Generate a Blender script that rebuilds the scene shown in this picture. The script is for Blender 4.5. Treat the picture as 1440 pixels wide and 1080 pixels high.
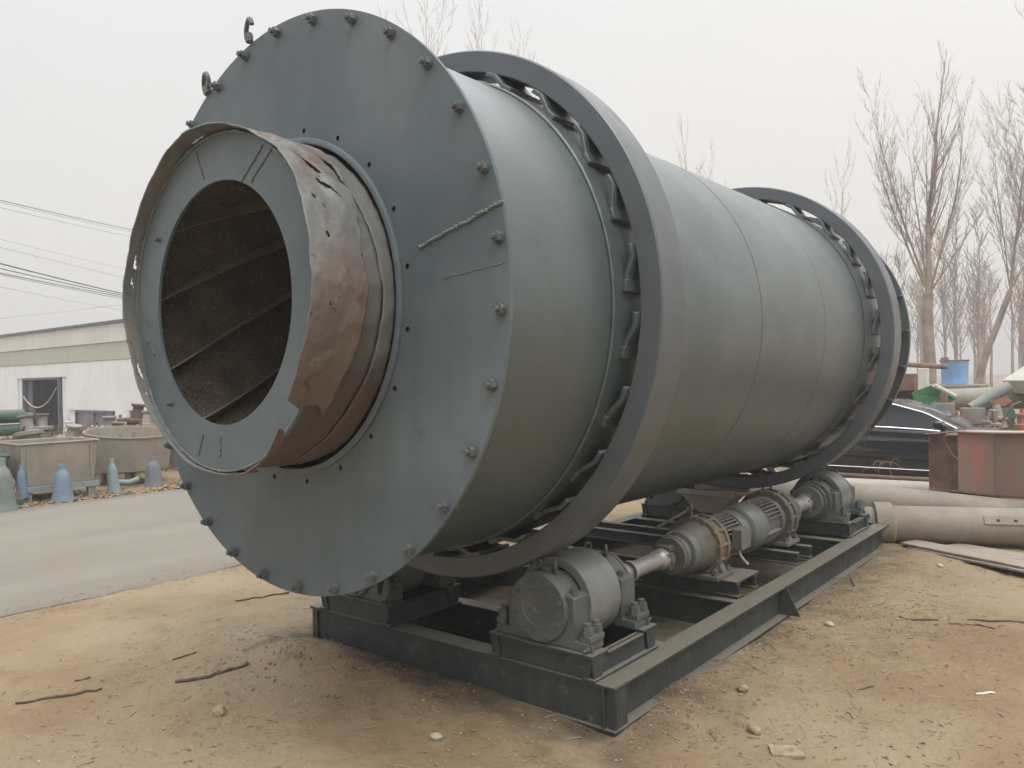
import bpy, bmesh, math, random
from math import pi, sin, cos, radians as R_, sqrt, atan2, hypot
from mathutils import Vector as V, Matrix, noise, Euler
random.seed(11)
for o in list(bpy.data.objects): bpy.data.objects.remove(o)
SC = bpy.context.scene
COL = SC.collection

# ------------------------------------------------------------ camera
cam = bpy.data.cameras.new('camera'); camo = bpy.data.objects.new('camera', cam); COL.objects.link(camo)
r_ = V((0.77702151, 0.62923346, -0.01740181)); u_ = V((0.00919637, 0.01629441, 0.99982494)); f_ = V((-0.62940686, 0.77704552, -0.00687444))
camo.matrix_world = Matrix(((r_.x, u_.x, -f_.x, 3.51466), (r_.y, u_.y, -f_.y, -2.48641), (r_.z, u_.z, -f_.z, 1.89672), (0, 0, 0, 1)))
cam.sensor_width = 36; cam.lens = 36 * 1107.7 / 1440; cam.clip_start = .05; cam.clip_end = 2000
SC.camera = camo

# ------------------------------------------------------------ sky, sun, exposure
W = bpy.data.worlds.new('World'); SC.world = W; W.use_nodes = True
nt = W.node_tree; N = nt.nodes; L = nt.links; N.clear()
sky = N.new('ShaderNodeTexSky'); sky.sky_type = 'NISHITA'; sky.sun_disc = False
SUN_EL, SUN_AZ = R_(62), R_(115)
sky.sun_elevation = SUN_EL; sky.sun_rotation = SUN_AZ; sky.dust_density = 4; sky.air_density = 1.5
hs = N.new('ShaderNodeHueSaturation'); hs.inputs['Saturation'].default_value = .25
L.new(sky.outputs[0], hs.inputs['Color'])
tc = N.new('ShaderNodeTexCoord'); sx = N.new('ShaderNodeSeparateXYZ'); L.new(tc.outputs['Generated'], sx.inputs[0])
cr = N.new('ShaderNodeValToRGB'); e = cr.color_ramp.elements      # overcast: brighter towards the zenith (values are a third of the real ones)
def grad(p, c, k=None):
    q = e[k] if k is not None else e.new(p); q.position = p; q.color = (c[0] / 3, c[1] / 3, c[2] / 3, 1)
grad(0, (.93, .89, .83), 0); grad(1, (3.35, 3.45, 3.6), 1); grad(.22, (.95, .935, .90)); grad(.46, (1.0, 1.0, 1.005)); grad(.70, (1.95, 1.99, 2.05))
L.new(sx.outputs['Z'], cr.inputs[0])
nz = N.new('ShaderNodeTexNoise'); nz.inputs['Scale'].default_value = 1.6; nz.inputs['Detail'].default_value = 3
L.new(tc.outputs['Generated'], nz.inputs['Vector'])
mr = N.new('ShaderNodeMapRange'); mr.inputs[1].default_value = .3; mr.inputs[2].default_value = .7; mr.inputs[3].default_value = 28.2; mr.inputs[4].default_value = 30
L.new(nz.outputs[0], mr.inputs[0])
mr2 = N.new('ShaderNodeMapRange'); mr2.inputs[1].default_value = -.9; mr2.inputs[2].default_value = .5; L.new(sx.outputs['X'], mr2.inputs[0])      # the cloud is thinner and warmer on the sun's side
mt = N.new('ShaderNodeMixRGB'); mt.inputs[1].default_value = (.95, .955, .965, 1); mt.inputs[2].default_value = (1.10, 1.07, 1.025, 1); L.new(mr2.outputs[0], mt.inputs[0])
ml = N.new('ShaderNodeMixRGB'); ml.blend_type = 'MULTIPLY'; ml.inputs[0].default_value = 1; L.new(cr.outputs[0], ml.inputs[1]); L.new(mt.outputs[0], ml.inputs[2])
vm = N.new('ShaderNodeVectorMath'); vm.operation = 'SCALE'; L.new(ml.outputs[0], vm.inputs[0]); L.new(mr.outputs[0], vm.inputs['Scale'])
mx = N.new('ShaderNodeMixRGB'); mx.inputs[0].default_value = .9; L.new(hs.outputs[0], mx.inputs[1]); L.new(vm.outputs[0], mx.inputs[2])
bg = N.new('ShaderNodeBackground'); bg.inputs[1].default_value = .1; L.new(mx.outputs[0], bg.inputs[0])
wo = N.new('ShaderNodeOutputWorld'); L.new(bg.outputs[0], wo.inputs[0])
sl = bpy.data.lights.new('sun', 'SUN'); sl.energy = 1.5; sl.angle = R_(25); sl.color = (1, .96, .9)
so = bpy.data.objects.new('sun', sl); COL.objects.link(so); so.location = (0, 0, 30)
# sky sun_rotation is measured clockwise from +Y
sd = V((sin(SUN_AZ) * cos(SUN_EL), cos(SUN_AZ) * cos(SUN_EL), sin(SUN_EL)))
so.rotation_euler = sd.to_track_quat('Z', 'Y').to_euler()
SC.view_settings.view_transform = 'Standard'; SC.view_settings.look = 'None'
SC.view_settings.exposure = 0; SC.view_settings.gamma = 1; SC.view_settings.use_curve_mapping = False
SC.render.engine = 'CYCLES'

# ------------------------------------------------------------ materials
def mat(name, cols, scale=3, rough=(.5, .7), bump=.15, bscale=40, metal=0, stretch=(1, 1, 1), spots=None, streak=None, detail=8, spec=.5, big=None, bdist=.01, dust=None, zst=None, coat=0):
    """cols: list of colours along a noise; spots: (colour, threshold, scale, soft); streak: (colour, amount); dust: (colour, amount) settled on upward faces"""
    m = bpy.data.materials.new(name); m.use_nodes = True
    n = m.node_tree.nodes; l = m.node_tree.links
    b = n['Principled BSDF']; b.inputs['Metallic'].default_value = metal; b.inputs['Specular IOR Level'].default_value = spec
    b.inputs['Coat Weight'].default_value = coat; b.inputs['Coat Roughness'].default_value = .42
    g = n.new('ShaderNodeNewGeometry')
    mp = n.new('ShaderNodeMapping'); mp.inputs['Scale'].default_value = stretch; l.new(g.outputs['Position'], mp.inputs['Vector'])
    t = n.new('ShaderNodeTexNoise'); t.inputs['Scale'].default_value = scale; t.inputs['Detail'].default_value = detail; t.inputs['Roughness'].default_value = .6
    l.new(mp.outputs[0], t.inputs['Vector'])
    c = n.new('ShaderNodeValToRGB'); el = c.color_ramp.elements
    k = len(cols)
    for i, cc in enumerate(cols):
        p = .32 + .36 * i / max(1, k - 1)
        q = el[i] if i < 2 else el.new(p)
        q.position = p; q.color = (*cc, 1)
    if k == 1: el[1].position = .7; el[1].color = (*cols[0], 1)
    l.new(t.outputs[0], c.inputs[0]); out = c.outputs[0]
    def mixin(fac, col, out):
        x = n.new('ShaderNodeMixRGB'); l.new(fac, x.inputs[0]); l.new(out, x.inputs[1]); x.inputs[2].default_value = (*col, 1); return x.outputs[0]
    def ramp(src, a, b2, to=1):
        x = n.new('ShaderNodeMapRange'); x.inputs[1].default_value = a; x.inputs[2].default_value = b2; x.inputs[4].default_value = to; x.clamp = True; l.new(src, x.inputs[0]); return x.outputs[0]
    if big:
        t2 = n.new('ShaderNodeTexNoise'); t2.inputs['Scale'].default_value = big[1]; t2.inputs['Detail'].default_value = 3; l.new(g.outputs['Position'], t2.inputs['Vector'])
        out = mixin(ramp(t2.outputs[0], .42, .66, big[2]), big[0], out)
    if zst:      # stain that starts along a ragged line and covers the lower part of the thing
        s4 = n.new('ShaderNodeSeparateXYZ'); l.new(g.outputs['Position'], s4.inputs[0])
        t5 = n.new('ShaderNodeTexNoise'); t5.inputs['Scale'].default_value = 2.6; t5.inputs['Detail'].default_value = 7; l.new(g.outputs['Position'], t5.inputs['Vector'])
        ma = n.new('ShaderNodeMath'); ma.operation = 'MULTIPLY_ADD'; l.new(t5.outputs[0], ma.inputs[0]); ma.inputs[1].default_value = 1.3; l.new(s4.outputs['Z'], ma.inputs[2])
        lim = n.new('ShaderNodeMath'); lim.operation = 'MULTIPLY'; l.new(ramp(ma.outputs[0], zst[1] + .65, zst[2] + .65, .85), lim.inputs[0]); l.new(ramp(s4.outputs['X'], -.35, .1), lim.inputs[1])
        out = mixin(lim.outputs[0], zst[0], out)
    if streak:
        ms = n.new('ShaderNodeMapping'); ms.inputs['Scale'].default_value = (9, 9, .7); l.new(g.outputs['Position'], ms.inputs['Vector'])
        t3 = n.new('ShaderNodeTexNoise'); t3.inputs['Scale'].default_value = 1; t3.inputs['Detail'].default_value = 5; l.new(ms.outputs[0], t3.inputs['Vector'])
        out = mixin(ramp(t3.outputs[0], .5, .75, streak[1]), streak[0], out)
    if spots:
        for sp in (spots if isinstance(spots, list) else [spots]):
            t4 = n.new('ShaderNodeTexNoise'); t4.inputs['Scale'].default_value = sp[2]; t4.inputs['Detail'].default_value = 10; t4.inputs['Roughness'].default_value = .68
            va = n.new('ShaderNodeVectorMath'); va.operation = 'ADD'; va.inputs[1].default_value = (sp[2], 3.1, 7.7); l.new(g.outputs['Position'], va.inputs[0]); l.new(va.outputs[0], t4.inputs['Vector'])
            out = mixin(ramp(t4.outputs[0], sp[1], sp[1] + sp[3]), sp[0], out)
    if dust:
        s3 = n.new('ShaderNodeSeparateXYZ'); l.new(g.outputs['Normal'], s3.inputs[0])
        out = mixin(ramp(s3.outputs['Z'], .55, 1.0, dust[1]), dust[0], out)
    l.new(out, b.inputs['Base Color'])
    tr = n.new('ShaderNodeTexNoise'); tr.inputs['Scale'].default_value = scale * 1.7; tr.inputs['Detail'].default_value = 6; l.new(g.outputs['Position'], tr.inputs['Vector'])
    rr = n.new('ShaderNodeMapRange'); rr.inputs[1].default_value = .35; rr.inputs[2].default_value = .65; rr.inputs[3].default_value = rough[0]; rr.inputs[4].default_value = rough[1]
    l.new(tr.outputs[0], rr.inputs[0]); l.new(rr.outputs[0], b.inputs['Roughness'])
    if bump:
        tb = n.new('ShaderNodeTexNoise'); tb.inputs['Scale'].default_value = bscale; tb.inputs['Detail'].default_value = 6 if detail < 12 else 14; tb.inputs['Roughness'].default_value = .5 if detail < 12 else .62; l.new(g.outputs['Position'], tb.inputs['Vector'])
        bb = n.new('ShaderNodeBump'); bb.inputs['Strength'].default_value = bump; bb.inputs['Distance'].default_value = bdist; l.new(tb.outputs[0], bb.inputs['Height']); l.new(bb.outputs[0], b.inputs['Normal'])
    return m

DUSTC = (.20, .18, .145)
M = {}
M['shell'] = mat('shell_paint', coat=.75, cols=[(0.041, 0.060, 0.063), (0.051, 0.071, 0.074), (0.061, 0.084, 0.086)], scale=1.1, rough=(.36, .5), bump=.3, bscale=2.2, stretch=(1, .6, 1), bdist=.015,
                 big=((0.051, 0.060, 0.060), .9, .55), streak=((0.070, 0.091, 0.097), .3), spots=[((0.062, 0.090, 0.093), .54, 1.7, .16), ((0.032, 0.049, 0.048), .565, 2.4, .14), ((0.077, 0.091, 0.092), .68, 14, .1)], spec=.6)
M['plate'] = mat('plate_paint', [(0.093, 0.119, 0.131), (0.112, 0.138, 0.150), (0.130, 0.158, 0.168)], 1.6, (.42, .62), .25, 6, bdist=.008,
                 big=((0.062, 0.081, 0.092), 1.0, .8), streak=((0.072, 0.095, 0.104), .4), spots=[((0.059, 0.075, 0.083), .60, 5, .2), ((0.147, 0.174, 0.182), .68, 3.5, .1)], spec=.42)
M['tyre'] = mat('tyre_steel_paint', [(0.075, 0.086, 0.099), (0.090, 0.101, 0.115), (0.108, 0.122, 0.131)], 2, (.4, .55), .2, 8, spots=((0.135, 0.147, 0.148), .68, 6, .15))
M['tyre_rim'] = mat('tyre_tread_steel', coat=.25, cols=[(0.082, 0.092, 0.101), (0.096, 0.108, 0.117), (0.105, 0.115, 0.125)], scale=2.2, rough=(.34, .5), bump=.3, bscale=5, metal=.15)
M['frame'] = mat('frame_paint', detail=11, cols=[(0.024, 0.031, 0.031), (0.032, 0.039, 0.039), (0.041, 0.049, 0.047)], scale=3, rough=(.5, .7), bump=.45, bscale=30, streak=((0.092, 0.087, 0.073), .35), spots=[((0.138, 0.123, 0.098), .60, 9, .12), ((0.057, 0.057, 0.051), .62, 5, .2), ((0.029, 0.023, 0.018), .7, 22, .08)], dust=(DUSTC, .7))
M['cast'] = mat('cast_housing_paint', [(0.063, 0.075, 0.075), (0.084, 0.096, 0.093), (0.106, 0.116, 0.112)], 5, (.45, .62), .35, 60, spots=[((0.063, 0.057, 0.049), .64, 11, .1)], dust=(DUSTC, .35))
M['wheel'] = mat('roller_tread_paint', coat=.4, cols=[(0.116, 0.133, 0.128), (0.147, 0.161, 0.156), (0.174, 0.185, 0.178)], scale=4, rough=(.3, .48), bump=.2, bscale=12, spots=((0.093, 0.088, 0.079), .68, 13, .06))
M['bolt'] = mat('bolt_steel', [(.075, .085, .088), (.12, .13, .13)], 30, (.45, .65), .3, 90, spots=((.12, .075, .05), .6, 24, .1))
M['weld'] = mat('weld_bead', [(.10, .115, .11), (.17, .185, .175)], 60, (.4, .6), .8, 120)
M['nose'] = mat('scorched_sheet', [(.115, .13, .13), (.155, .16, .155), (.185, .175, .165)], 3.2, (.45, .65), .6, 9, bdist=.02, zst=((.135, .098, .078), 2.65, 2.15), detail=11,
                big=((.13, .15, .15), 2.3, .8), spots=[((.20, .165, .14), .555, 4.2, .10), ((.085, .052, .038), .60, 13, .07), ((.13, .085, .06), .54, 3.0, .1)], streak=((.12, .10, .085), .5))
M['neckpaint'] = mat('neck_paint', [(0.115, 0.125, 0.122), (0.138, 0.138, 0.128)], 3, (.5, .7), .4, 25, zst=((0.106, 0.075, 0.058), 2.25, 1.75))
M['rustneck'] = mat('rusty_neck', [(0.103, 0.101, 0.094), (0.129, 0.124, 0.116), (0.134, 0.140, 0.134)], 3, (.6, .8), .6, 25, spots=((0.092, 0.069, 0.058), .6, 7, .15), zst=((0.088, 0.065, 0.054), 2.45, 1.85))
M['rustin'] = mat('rust_inside', [(.052, .036, .022), (.085, .062, .04), (.13, .10, .066)], 4, (.85, .97), 1.0, 75, detail=11, bdist=.02, spots=[((.23, .185, .13), .57, 85, .06), ((.16, .125, .085), .60, 1.6, .1), ((.03, .02, .013), .56, 60, .05)])
M['flight'] = mat('worn_flight', [(0.130, 0.097, 0.067), (0.213, 0.168, 0.123)], 8, (.6, .8), .5, 60)
M['gear'] = mat('greasy_gear_unit', [(0.077, 0.071, 0.062), (0.108, 0.097, 0.080), (0.086, 0.088, 0.082)], 7, (.45, .7), .4, 60, spots=[((0.038, 0.034, 0.031), .6, 14, .12)], dust=(DUSTC, .3))
M['gearrust'] = mat('rusty_gear_ring', [(0.123, 0.087, 0.062), (0.149, 0.117, 0.090), (0.112, 0.098, 0.082)], 9, (.6, .8), .4, 60, spots=((0.057, 0.043, 0.034), .6, 16, .1))
M['motor'] = mat('dusty_motor', [(0.101, 0.097, 0.097), (0.133, 0.128, 0.124), (0.115, 0.126, 0.119)], 6, (.4, .6), .25, 60, dust=(DUSTC, .4))
M['cowl'] = mat('motor_cowl', [(0.080, 0.100, 0.096), (0.104, 0.120, 0.112), (0.136, 0.132, 0.132)], 5, (.28, .42), .15, 30, dust=(DUSTC, .3))
M['shaft'] = mat('bare_shaft', [(.25, .235, .235), (.36, .34, .335)], 9, (.32, .5), .3, 60, metal=.35, spots=((.1, .075, .06), .66, 20, .06))
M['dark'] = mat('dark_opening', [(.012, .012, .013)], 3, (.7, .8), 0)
M['black'] = mat('black_rubber', [(.02, .02, .02), (.03, .03, .03)], 8, (.6, .8), .2, 60)
M['dirt'] = None
M['road'] = mat('dusty_concrete_road', [(0.167, 0.151, 0.125), (0.196, 0.174, 0.144), (0.215, 0.194, 0.163)], .7, (.8, .95), .3, 25, stretch=(1.4, .25, 1), spots=[((0.130, 0.130, 0.127), .62, .5, .12), ((0.202, 0.149, 0.092), .6, 1.3, .2), ((0.227, 0.207, 0.168), .64, 3, .15)])
M['leaf'] = mat('dry_leaf', [(0.158, 0.098, 0.056), (0.255, 0.173, 0.105), (0.338, 0.262, 0.173)], 30, (.7, .9), .2, 60)
M['scrub'] = mat('dry_scrub_stems', [(.12, .09, .06), (.20, .16, .11)], 20, (.8, .95), 0)
M['straw'] = mat('dry_straw', [(0.270, 0.217, 0.135), (0.375, 0.323, 0.217)], 30, (.7, .9), 0)
M['stone'] = mat('dirt_clod', [(0.206, 0.151, 0.095), (0.301, 0.230, 0.151), (0.372, 0.309, 0.230)], 20, (.8, .95), .4, 60)
M['dirtclod'] = mat('dark_soil_clod', [(0.195, 0.135, 0.083), (0.330, 0.232, 0.150)], 20, (.85, .95), .4, 60)
M['palestone'] = mat('pale_stone', [(0.336, 0.312, 0.272), (0.480, 0.456, 0.408)], 20, (.7, .9), .4, 60)
M['twig'] = mat('dry_twig', [(.07, .05, .035), (.14, .10, .07)], 30, (.8, .95), .4, 80)
M['bark'] = mat('grey_brown_bark', [(0.184, 0.144, 0.121), (0.270, 0.218, 0.184), (0.322, 0.276, 0.236)], 3, (.85, .95), .5, 30)
M['bark2'] = mat('pale_bark', [(0.253, 0.207, 0.184), (0.345, 0.287, 0.259), (0.391, 0.345, 0.310)], 3, (.85, .95), .4, 30)
M['pipe'] = mat('dusty_pipe_paint', [(0.200, 0.174, 0.142), (0.240, 0.211, 0.175), (0.267, 0.242, 0.206)], 2.5, (.55, .75), .3, 25, spots=[((0.145, 0.112, 0.080), .6, 3, .2), ((0.116, 0.084, 0.058), .7, 14, .08)], streak=((0.167, 0.135, 0.103), .45))
M['pipe2'] = mat('pale_pipe_paint', [(0.313, 0.286, 0.252), (0.367, 0.340, 0.306)], 2.5, (.5, .7), .2, 25, spots=((0.190, 0.156, 0.122), .64, 6, .15))
M['redsteel'] = mat('red_oxide_steel', [(0.266, 0.138, 0.113), (0.264, 0.173, 0.139), (0.229, 0.185, 0.156)], 1.6, (.55, .75), .2, 20, streak=((0.426, 0.128, 0.114), .75), spots=((0.193, 0.150, 0.125), .58, 3, .2))
M['redlip'] = mat('pale_red_lip', [(0.384, 0.272, 0.224), (0.432, 0.336, 0.288)], 4, (.5, .7), .1, 30)
M['board'] = mat('weathered_board', [(0.210, 0.178, 0.140), (0.275, 0.239, 0.197), (0.319, 0.287, 0.242)], 3, (.8, .95), .4, 40, stretch=(2, 14, 2), spots=((0.140, 0.115, 0.089), .62, 6, .1))
M['wall'] = mat('white_sheet_wall', [(0.688, 0.726, 0.740), (0.782, 0.810, 0.821)], .8, (.4, .6), .1, 4, streak=((0.593, 0.617, 0.617), .5))
M['parapet'] = mat('pale_fascia', [(0.572, 0.572, 0.550), (0.660, 0.660, 0.638)], .8, (.5, .7), .1, 4, streak=((0.484, 0.484, 0.451), .5))
M['skylight'] = mat('fibreglass_strip', [(0.391, 0.397, 0.356), (0.460, 0.460, 0.408)], .6, (.4, .6), 0, spots=((0.632, 0.609, 0.437), .6, .35, .05))
M['bluetrim'] = mat('blue_grey_trim', [(0.088, 0.094, 0.132), (0.110, 0.116, 0.160)], 2, (.4, .6), 0)
M['glass'] = mat('dark_glass', [(.02, .022, .026)], 2, (.08, .16), 0, spec=.22)
M['dullglass'] = mat('dusty_window_glass', [(.12, .13, .15), (.2, .21, .22)], 2, (.2, .4), 0, spots=((.05, .05, .08), .55, .8, .1))
M['carpaint'] = mat('black_car_paint', [(.013, .015, .018)], 2, (.07, .13), 0, spec=.6)
M['chrome'] = mat('chrome', [(.75, .75, .76)], 2, (.12, .2), 0, metal=1)
M['bluepaint'] = mat('faded_blue_paint', [(0.111, 0.169, 0.243), (0.147, 0.213, 0.290), (0.178, 0.230, 0.281)], 4, (.5, .7), .2, 30, spots=((0.197, 0.208, 0.208), .62, 7, .15))
M['bluedrum'] = mat('blue_barrel_paint', [(0.170, 0.340, 0.616), (0.234, 0.425, 0.701)], 3, (.45, .6), .1, 30, streak=((0.340, 0.479, 0.659), .6))
M['greyblue'] = mat('faded_grey_blue_paint', [(0.127, 0.134, 0.158), (0.165, 0.171, 0.199)], 4, (.5, .7), .2, 30, spots=((0.183, 0.183, 0.183), .62, 7, .15))
M['paleblue'] = mat('pale_blue_paint', [(0.168, 0.237, 0.273), (0.234, 0.280, 0.298)], 4, (.5, .7), .2, 30, spots=((0.255, 0.255, 0.246), .6, 7, .15))
M['palegreen'] = mat('pale_green_paint', [(0.113, 0.162, 0.145), (0.240, 0.244, 0.226)], 1.8, (.5, .7), .2, 30, spots=((0.246, 0.239, 0.218), .58, 3, .15))
M['green'] = mat('green_machine_paint', [(0.038, 0.083, 0.063), (0.058, 0.110, 0.086), (0.075, 0.123, 0.102)], 3, (.5, .7), .2, 30, spots=((0.140, 0.140, 0.123), .62, 6, .15), dust=(DUSTC, .5))
M['brightgreen'] = mat('bright_green_paint', [(0.028, 0.152, 0.056), (0.040, 0.208, 0.072)], 3, (.4, .6), .1, 30, dust=(DUSTC, .4))
M['tan'] = mat('dusty_tan_steel', [(0.222, 0.191, 0.157), (0.274, 0.240, 0.199), (0.311, 0.277, 0.237)], 2.5, (.6, .8), .25, 20, spots=[((0.161, 0.120, 0.087), .64, 6, .12)], streak=((0.207, 0.187, 0.146), .5))
M['cream'] = mat('cream_cover_paint', [(0.476, 0.459, 0.399), (0.561, 0.544, 0.484)], 2, (.5, .7), .1, 20, streak=((0.357, 0.340, 0.289), .4))
M['rustbrown'] = mat('brown_rust', [(.13, .075, .055), (.19, .12, .09), (.24, .17, .13)], 5, (.7, .9), .4, 40)
M['junkgrey'] = mat('dusty_grey_iron', [(0.165, 0.158, 0.139), (0.225, 0.214, 0.188), (0.277, 0.262, 0.232)], 5, (.6, .8), .3, 40, spots=((0.112, 0.075, 0.053), .6, 6, .12))
M['orange'] = mat('orange_red_paint', [(0.313, 0.105, 0.072), (0.367, 0.154, 0.109)], 4, (.5, .7), .1, 30)
M['teal'] = mat('teal_paint', [(0.054, 0.144, 0.138), (0.088, 0.190, 0.178)], 4, (.5, .7), .1, 30)
M['whitepost'] = mat('whitewashed_post', [(.55, .53, .48), (.68, .66, .61)], 4, (.6, .8), .2, 30, spots=((.4, .33, .26), .62, 7, .12))
M['cable'] = mat('black_cable', [(.045, .047, .05)], 3, (.5, .7), 0)
M['palecable'] = mat('grey_cable', [(.30, .30, .31)], 3, (.5, .7), 0)
M['paper'] = mat('paper_scrap', [(.62, .60, .56), (.75, .73, .69)], 20, (.8, .9), .1, 40)
M['wire'] = mat('rusty_wire', [(.35, .27, .22), (.5, .42, .36)], 20, (.5, .7), 0)
M['yellow'] = mat('yellowed_paint', [(.5, .42, .2), (.6, .52, .3)], 20, (.5, .7), 0)

def oil_and_shade(m):
    '''dark greasy soil where the machine stands, painted darker to deepen the shade beneath: distance from the frame footprint, broken up by noise'''
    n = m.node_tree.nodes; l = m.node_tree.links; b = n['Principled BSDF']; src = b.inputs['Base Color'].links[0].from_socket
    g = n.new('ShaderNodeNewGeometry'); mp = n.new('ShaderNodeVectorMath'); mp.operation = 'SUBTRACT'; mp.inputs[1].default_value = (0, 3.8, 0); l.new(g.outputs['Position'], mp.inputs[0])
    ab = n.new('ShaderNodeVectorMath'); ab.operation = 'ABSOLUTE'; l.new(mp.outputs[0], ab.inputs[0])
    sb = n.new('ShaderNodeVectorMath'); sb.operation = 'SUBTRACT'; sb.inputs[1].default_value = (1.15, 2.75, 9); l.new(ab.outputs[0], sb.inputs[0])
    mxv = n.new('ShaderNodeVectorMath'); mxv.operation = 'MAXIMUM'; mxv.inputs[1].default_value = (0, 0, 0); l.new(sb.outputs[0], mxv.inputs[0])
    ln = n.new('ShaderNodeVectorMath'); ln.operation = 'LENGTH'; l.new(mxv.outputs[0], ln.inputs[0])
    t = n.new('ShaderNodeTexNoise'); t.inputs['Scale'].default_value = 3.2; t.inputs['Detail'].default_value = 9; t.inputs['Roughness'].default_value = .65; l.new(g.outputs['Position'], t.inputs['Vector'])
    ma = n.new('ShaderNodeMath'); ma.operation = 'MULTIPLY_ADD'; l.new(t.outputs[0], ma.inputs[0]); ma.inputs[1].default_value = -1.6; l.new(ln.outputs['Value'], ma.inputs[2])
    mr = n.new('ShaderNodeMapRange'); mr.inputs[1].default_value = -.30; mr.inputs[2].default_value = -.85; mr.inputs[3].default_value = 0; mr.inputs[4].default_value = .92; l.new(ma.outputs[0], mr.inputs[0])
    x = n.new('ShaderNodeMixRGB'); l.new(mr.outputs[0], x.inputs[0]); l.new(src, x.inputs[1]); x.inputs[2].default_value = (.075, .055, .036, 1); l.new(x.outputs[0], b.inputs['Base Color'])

# ------------------------------------------------------------ mesh builder
class MB:
    def __init__(s): s.v = []; s.f = []
    def add(s, vs, fs):
        o = len(s.v); s.v += [V(x) for x in vs]; s.f += [tuple(i + o for i in f) for f in fs]; return s
    def merge(s, other, mtx=None):
        return s.add([mtx @ x if mtx else x for x in other.v], other.f)
    def box(s, c, d, rot=None):
        hx, hy, hz = d[0] / 2, d[1] / 2, d[2] / 2
        p = [V((x, y, z)) for x in (-hx, hx) for y in (-hy, hy) for z in (-hz, hz)]
        if rot is not None: p = [rot @ q for q in p]
        c = V(c)
        return s.add([q + c for q in p], [(0, 1, 3, 2), (4, 6, 7, 5), (0, 4, 5, 1), (2, 3, 7, 6), (0, 2, 6, 4), (1, 5, 7, 3)])
    def b2(s, x0, x1, y0, y1, z0, z1): return s.box(((x0 + x1) / 2, (y0 + y1) / 2, (z0 + z1) / 2), (abs(x1 - x0), abs(y1 - y0), abs(z1 - z0)))
    def loft(s, rings, closed=True, caps=(True, True)):
        n = len(rings[0]); o = len(s.v)
        for r in rings: s.v += [V(x) for x in r]
        for i in range(len(rings) - 1):
            for j in range(n if closed else n - 1):
                a = o + i * n + j; b = o + i * n + (j + 1) % n
                s.f.append((a, b, b + n, a + n))
        if caps[0]: s.f.append(tuple(o + j for j in range(n))[::-1])
        if caps[1]: s.f.append(tuple(o + (len(rings) - 1) * n + j for j in range(n)))
        return s
    def lathe(s, prof, o=(0, 0, 0), ax=(0, 1, 0), n=32, caps=(True, True), closed=False):
        """prof: (distance along axis, radius)"""
        ax = V(ax).normalized(); t = V((0, 0, 1)) if abs(ax.z) < .9 else V((1, 0, 0))
        a = ax.cross(t).normalized(); b = ax.cross(a); o = V(o)
        rings = [[o + ax * d + (a * cos(2 * pi * j / n) + b * sin(2 * pi * j / n)) * max(r, 1e-5) for j in range(n)] for d, r in prof]
        if closed: rings.append(rings[0]); caps = (False, False)
        return s.loft(rings, True, caps)
    def cyl(s, p0, p1, r0, r1=None, n=16):
        p0, p1 = V(p0), V(p1); r1 = r0 if r1 is None else r1
        return s.lathe([(0, r0), ((p1 - p0).length, r1)], p0, p1 - p0, n)
    def tube(s, pts, r, n=6, caps=(True, True)):
        pts = [V(p) for p in pts]; rr = r if isinstance(r, (list, tuple)) else [r] * len(pts)
        rings = []; prev = None
        for i, p in enumerate(pts):
            d = (pts[min(i + 1, len(pts) - 1)] - pts[max(i - 1, 0)]).normalized()
            if prev is None: a = d.cross(V((0, 0, 1)) if abs(d.z) < .9 else V((1, 0, 0))).normalized()
            else:
                a = prev - d * prev.dot(d); a = a.normalized() if a.length > 1e-6 else d.orthogonal().normalized()
            prev = a; b = d.cross(a)
            rings.append([p + (a * cos(2 * pi * j / n) + b * sin(2 * pi * j / n)) * rr[i] for j in range(n)])
        return s.loft(rings, True, caps)
    def prism(s, poly, h, o=(0, 0, 0), ex=(1, 0, 0), ey=(0, 0, 1), ez=(0, 1, 0)):
        o, ex, ey, ez = V(o), V(ex), V(ey), V(ez)
        return s.loft([[o + ex * x + ey * y + ez * z for x, y in poly] for z in (0, h)])
    def torus(s, c, ax, R, r, n=32, m=6, a0=0, a1=2 * pi, wob=0):
        ax = V(ax).normalized(); t = V((0, 0, 1)) if abs(ax.z) < .9 else V((1, 0, 0)); a = ax.cross(t).normalized(); b = ax.cross(a); c = V(c)
        full = abs(a1 - a0 - 2 * pi) < 1e-6; rings = []
        for i in range(n + (0 if full else 1)):
            th = a0 + (a1 - a0) * i / n; d = a * cos(th) + b * sin(th); rr = r * (1 + wob * (random.random() - .5))
            rings.append([c + d * (R + rr * cos(2 * pi * j / m)) + ax * rr * sin(2 * pi * j / m) for j in range(m)])
        if full: rings.append(rings[0])
        return s.loft(rings, True, (False, False) if full else (True, True))
    def hexbolt(s, p, ax, r, h, stub=.5):
        s.lathe([(0, r), (h, r)], p, ax, 6); ax = V(ax).normalized()
        if stub: s.lathe([(0, r * .55), (h * stub, r * .55)], V(p) + ax * h, ax, 8)
        return s

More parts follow.
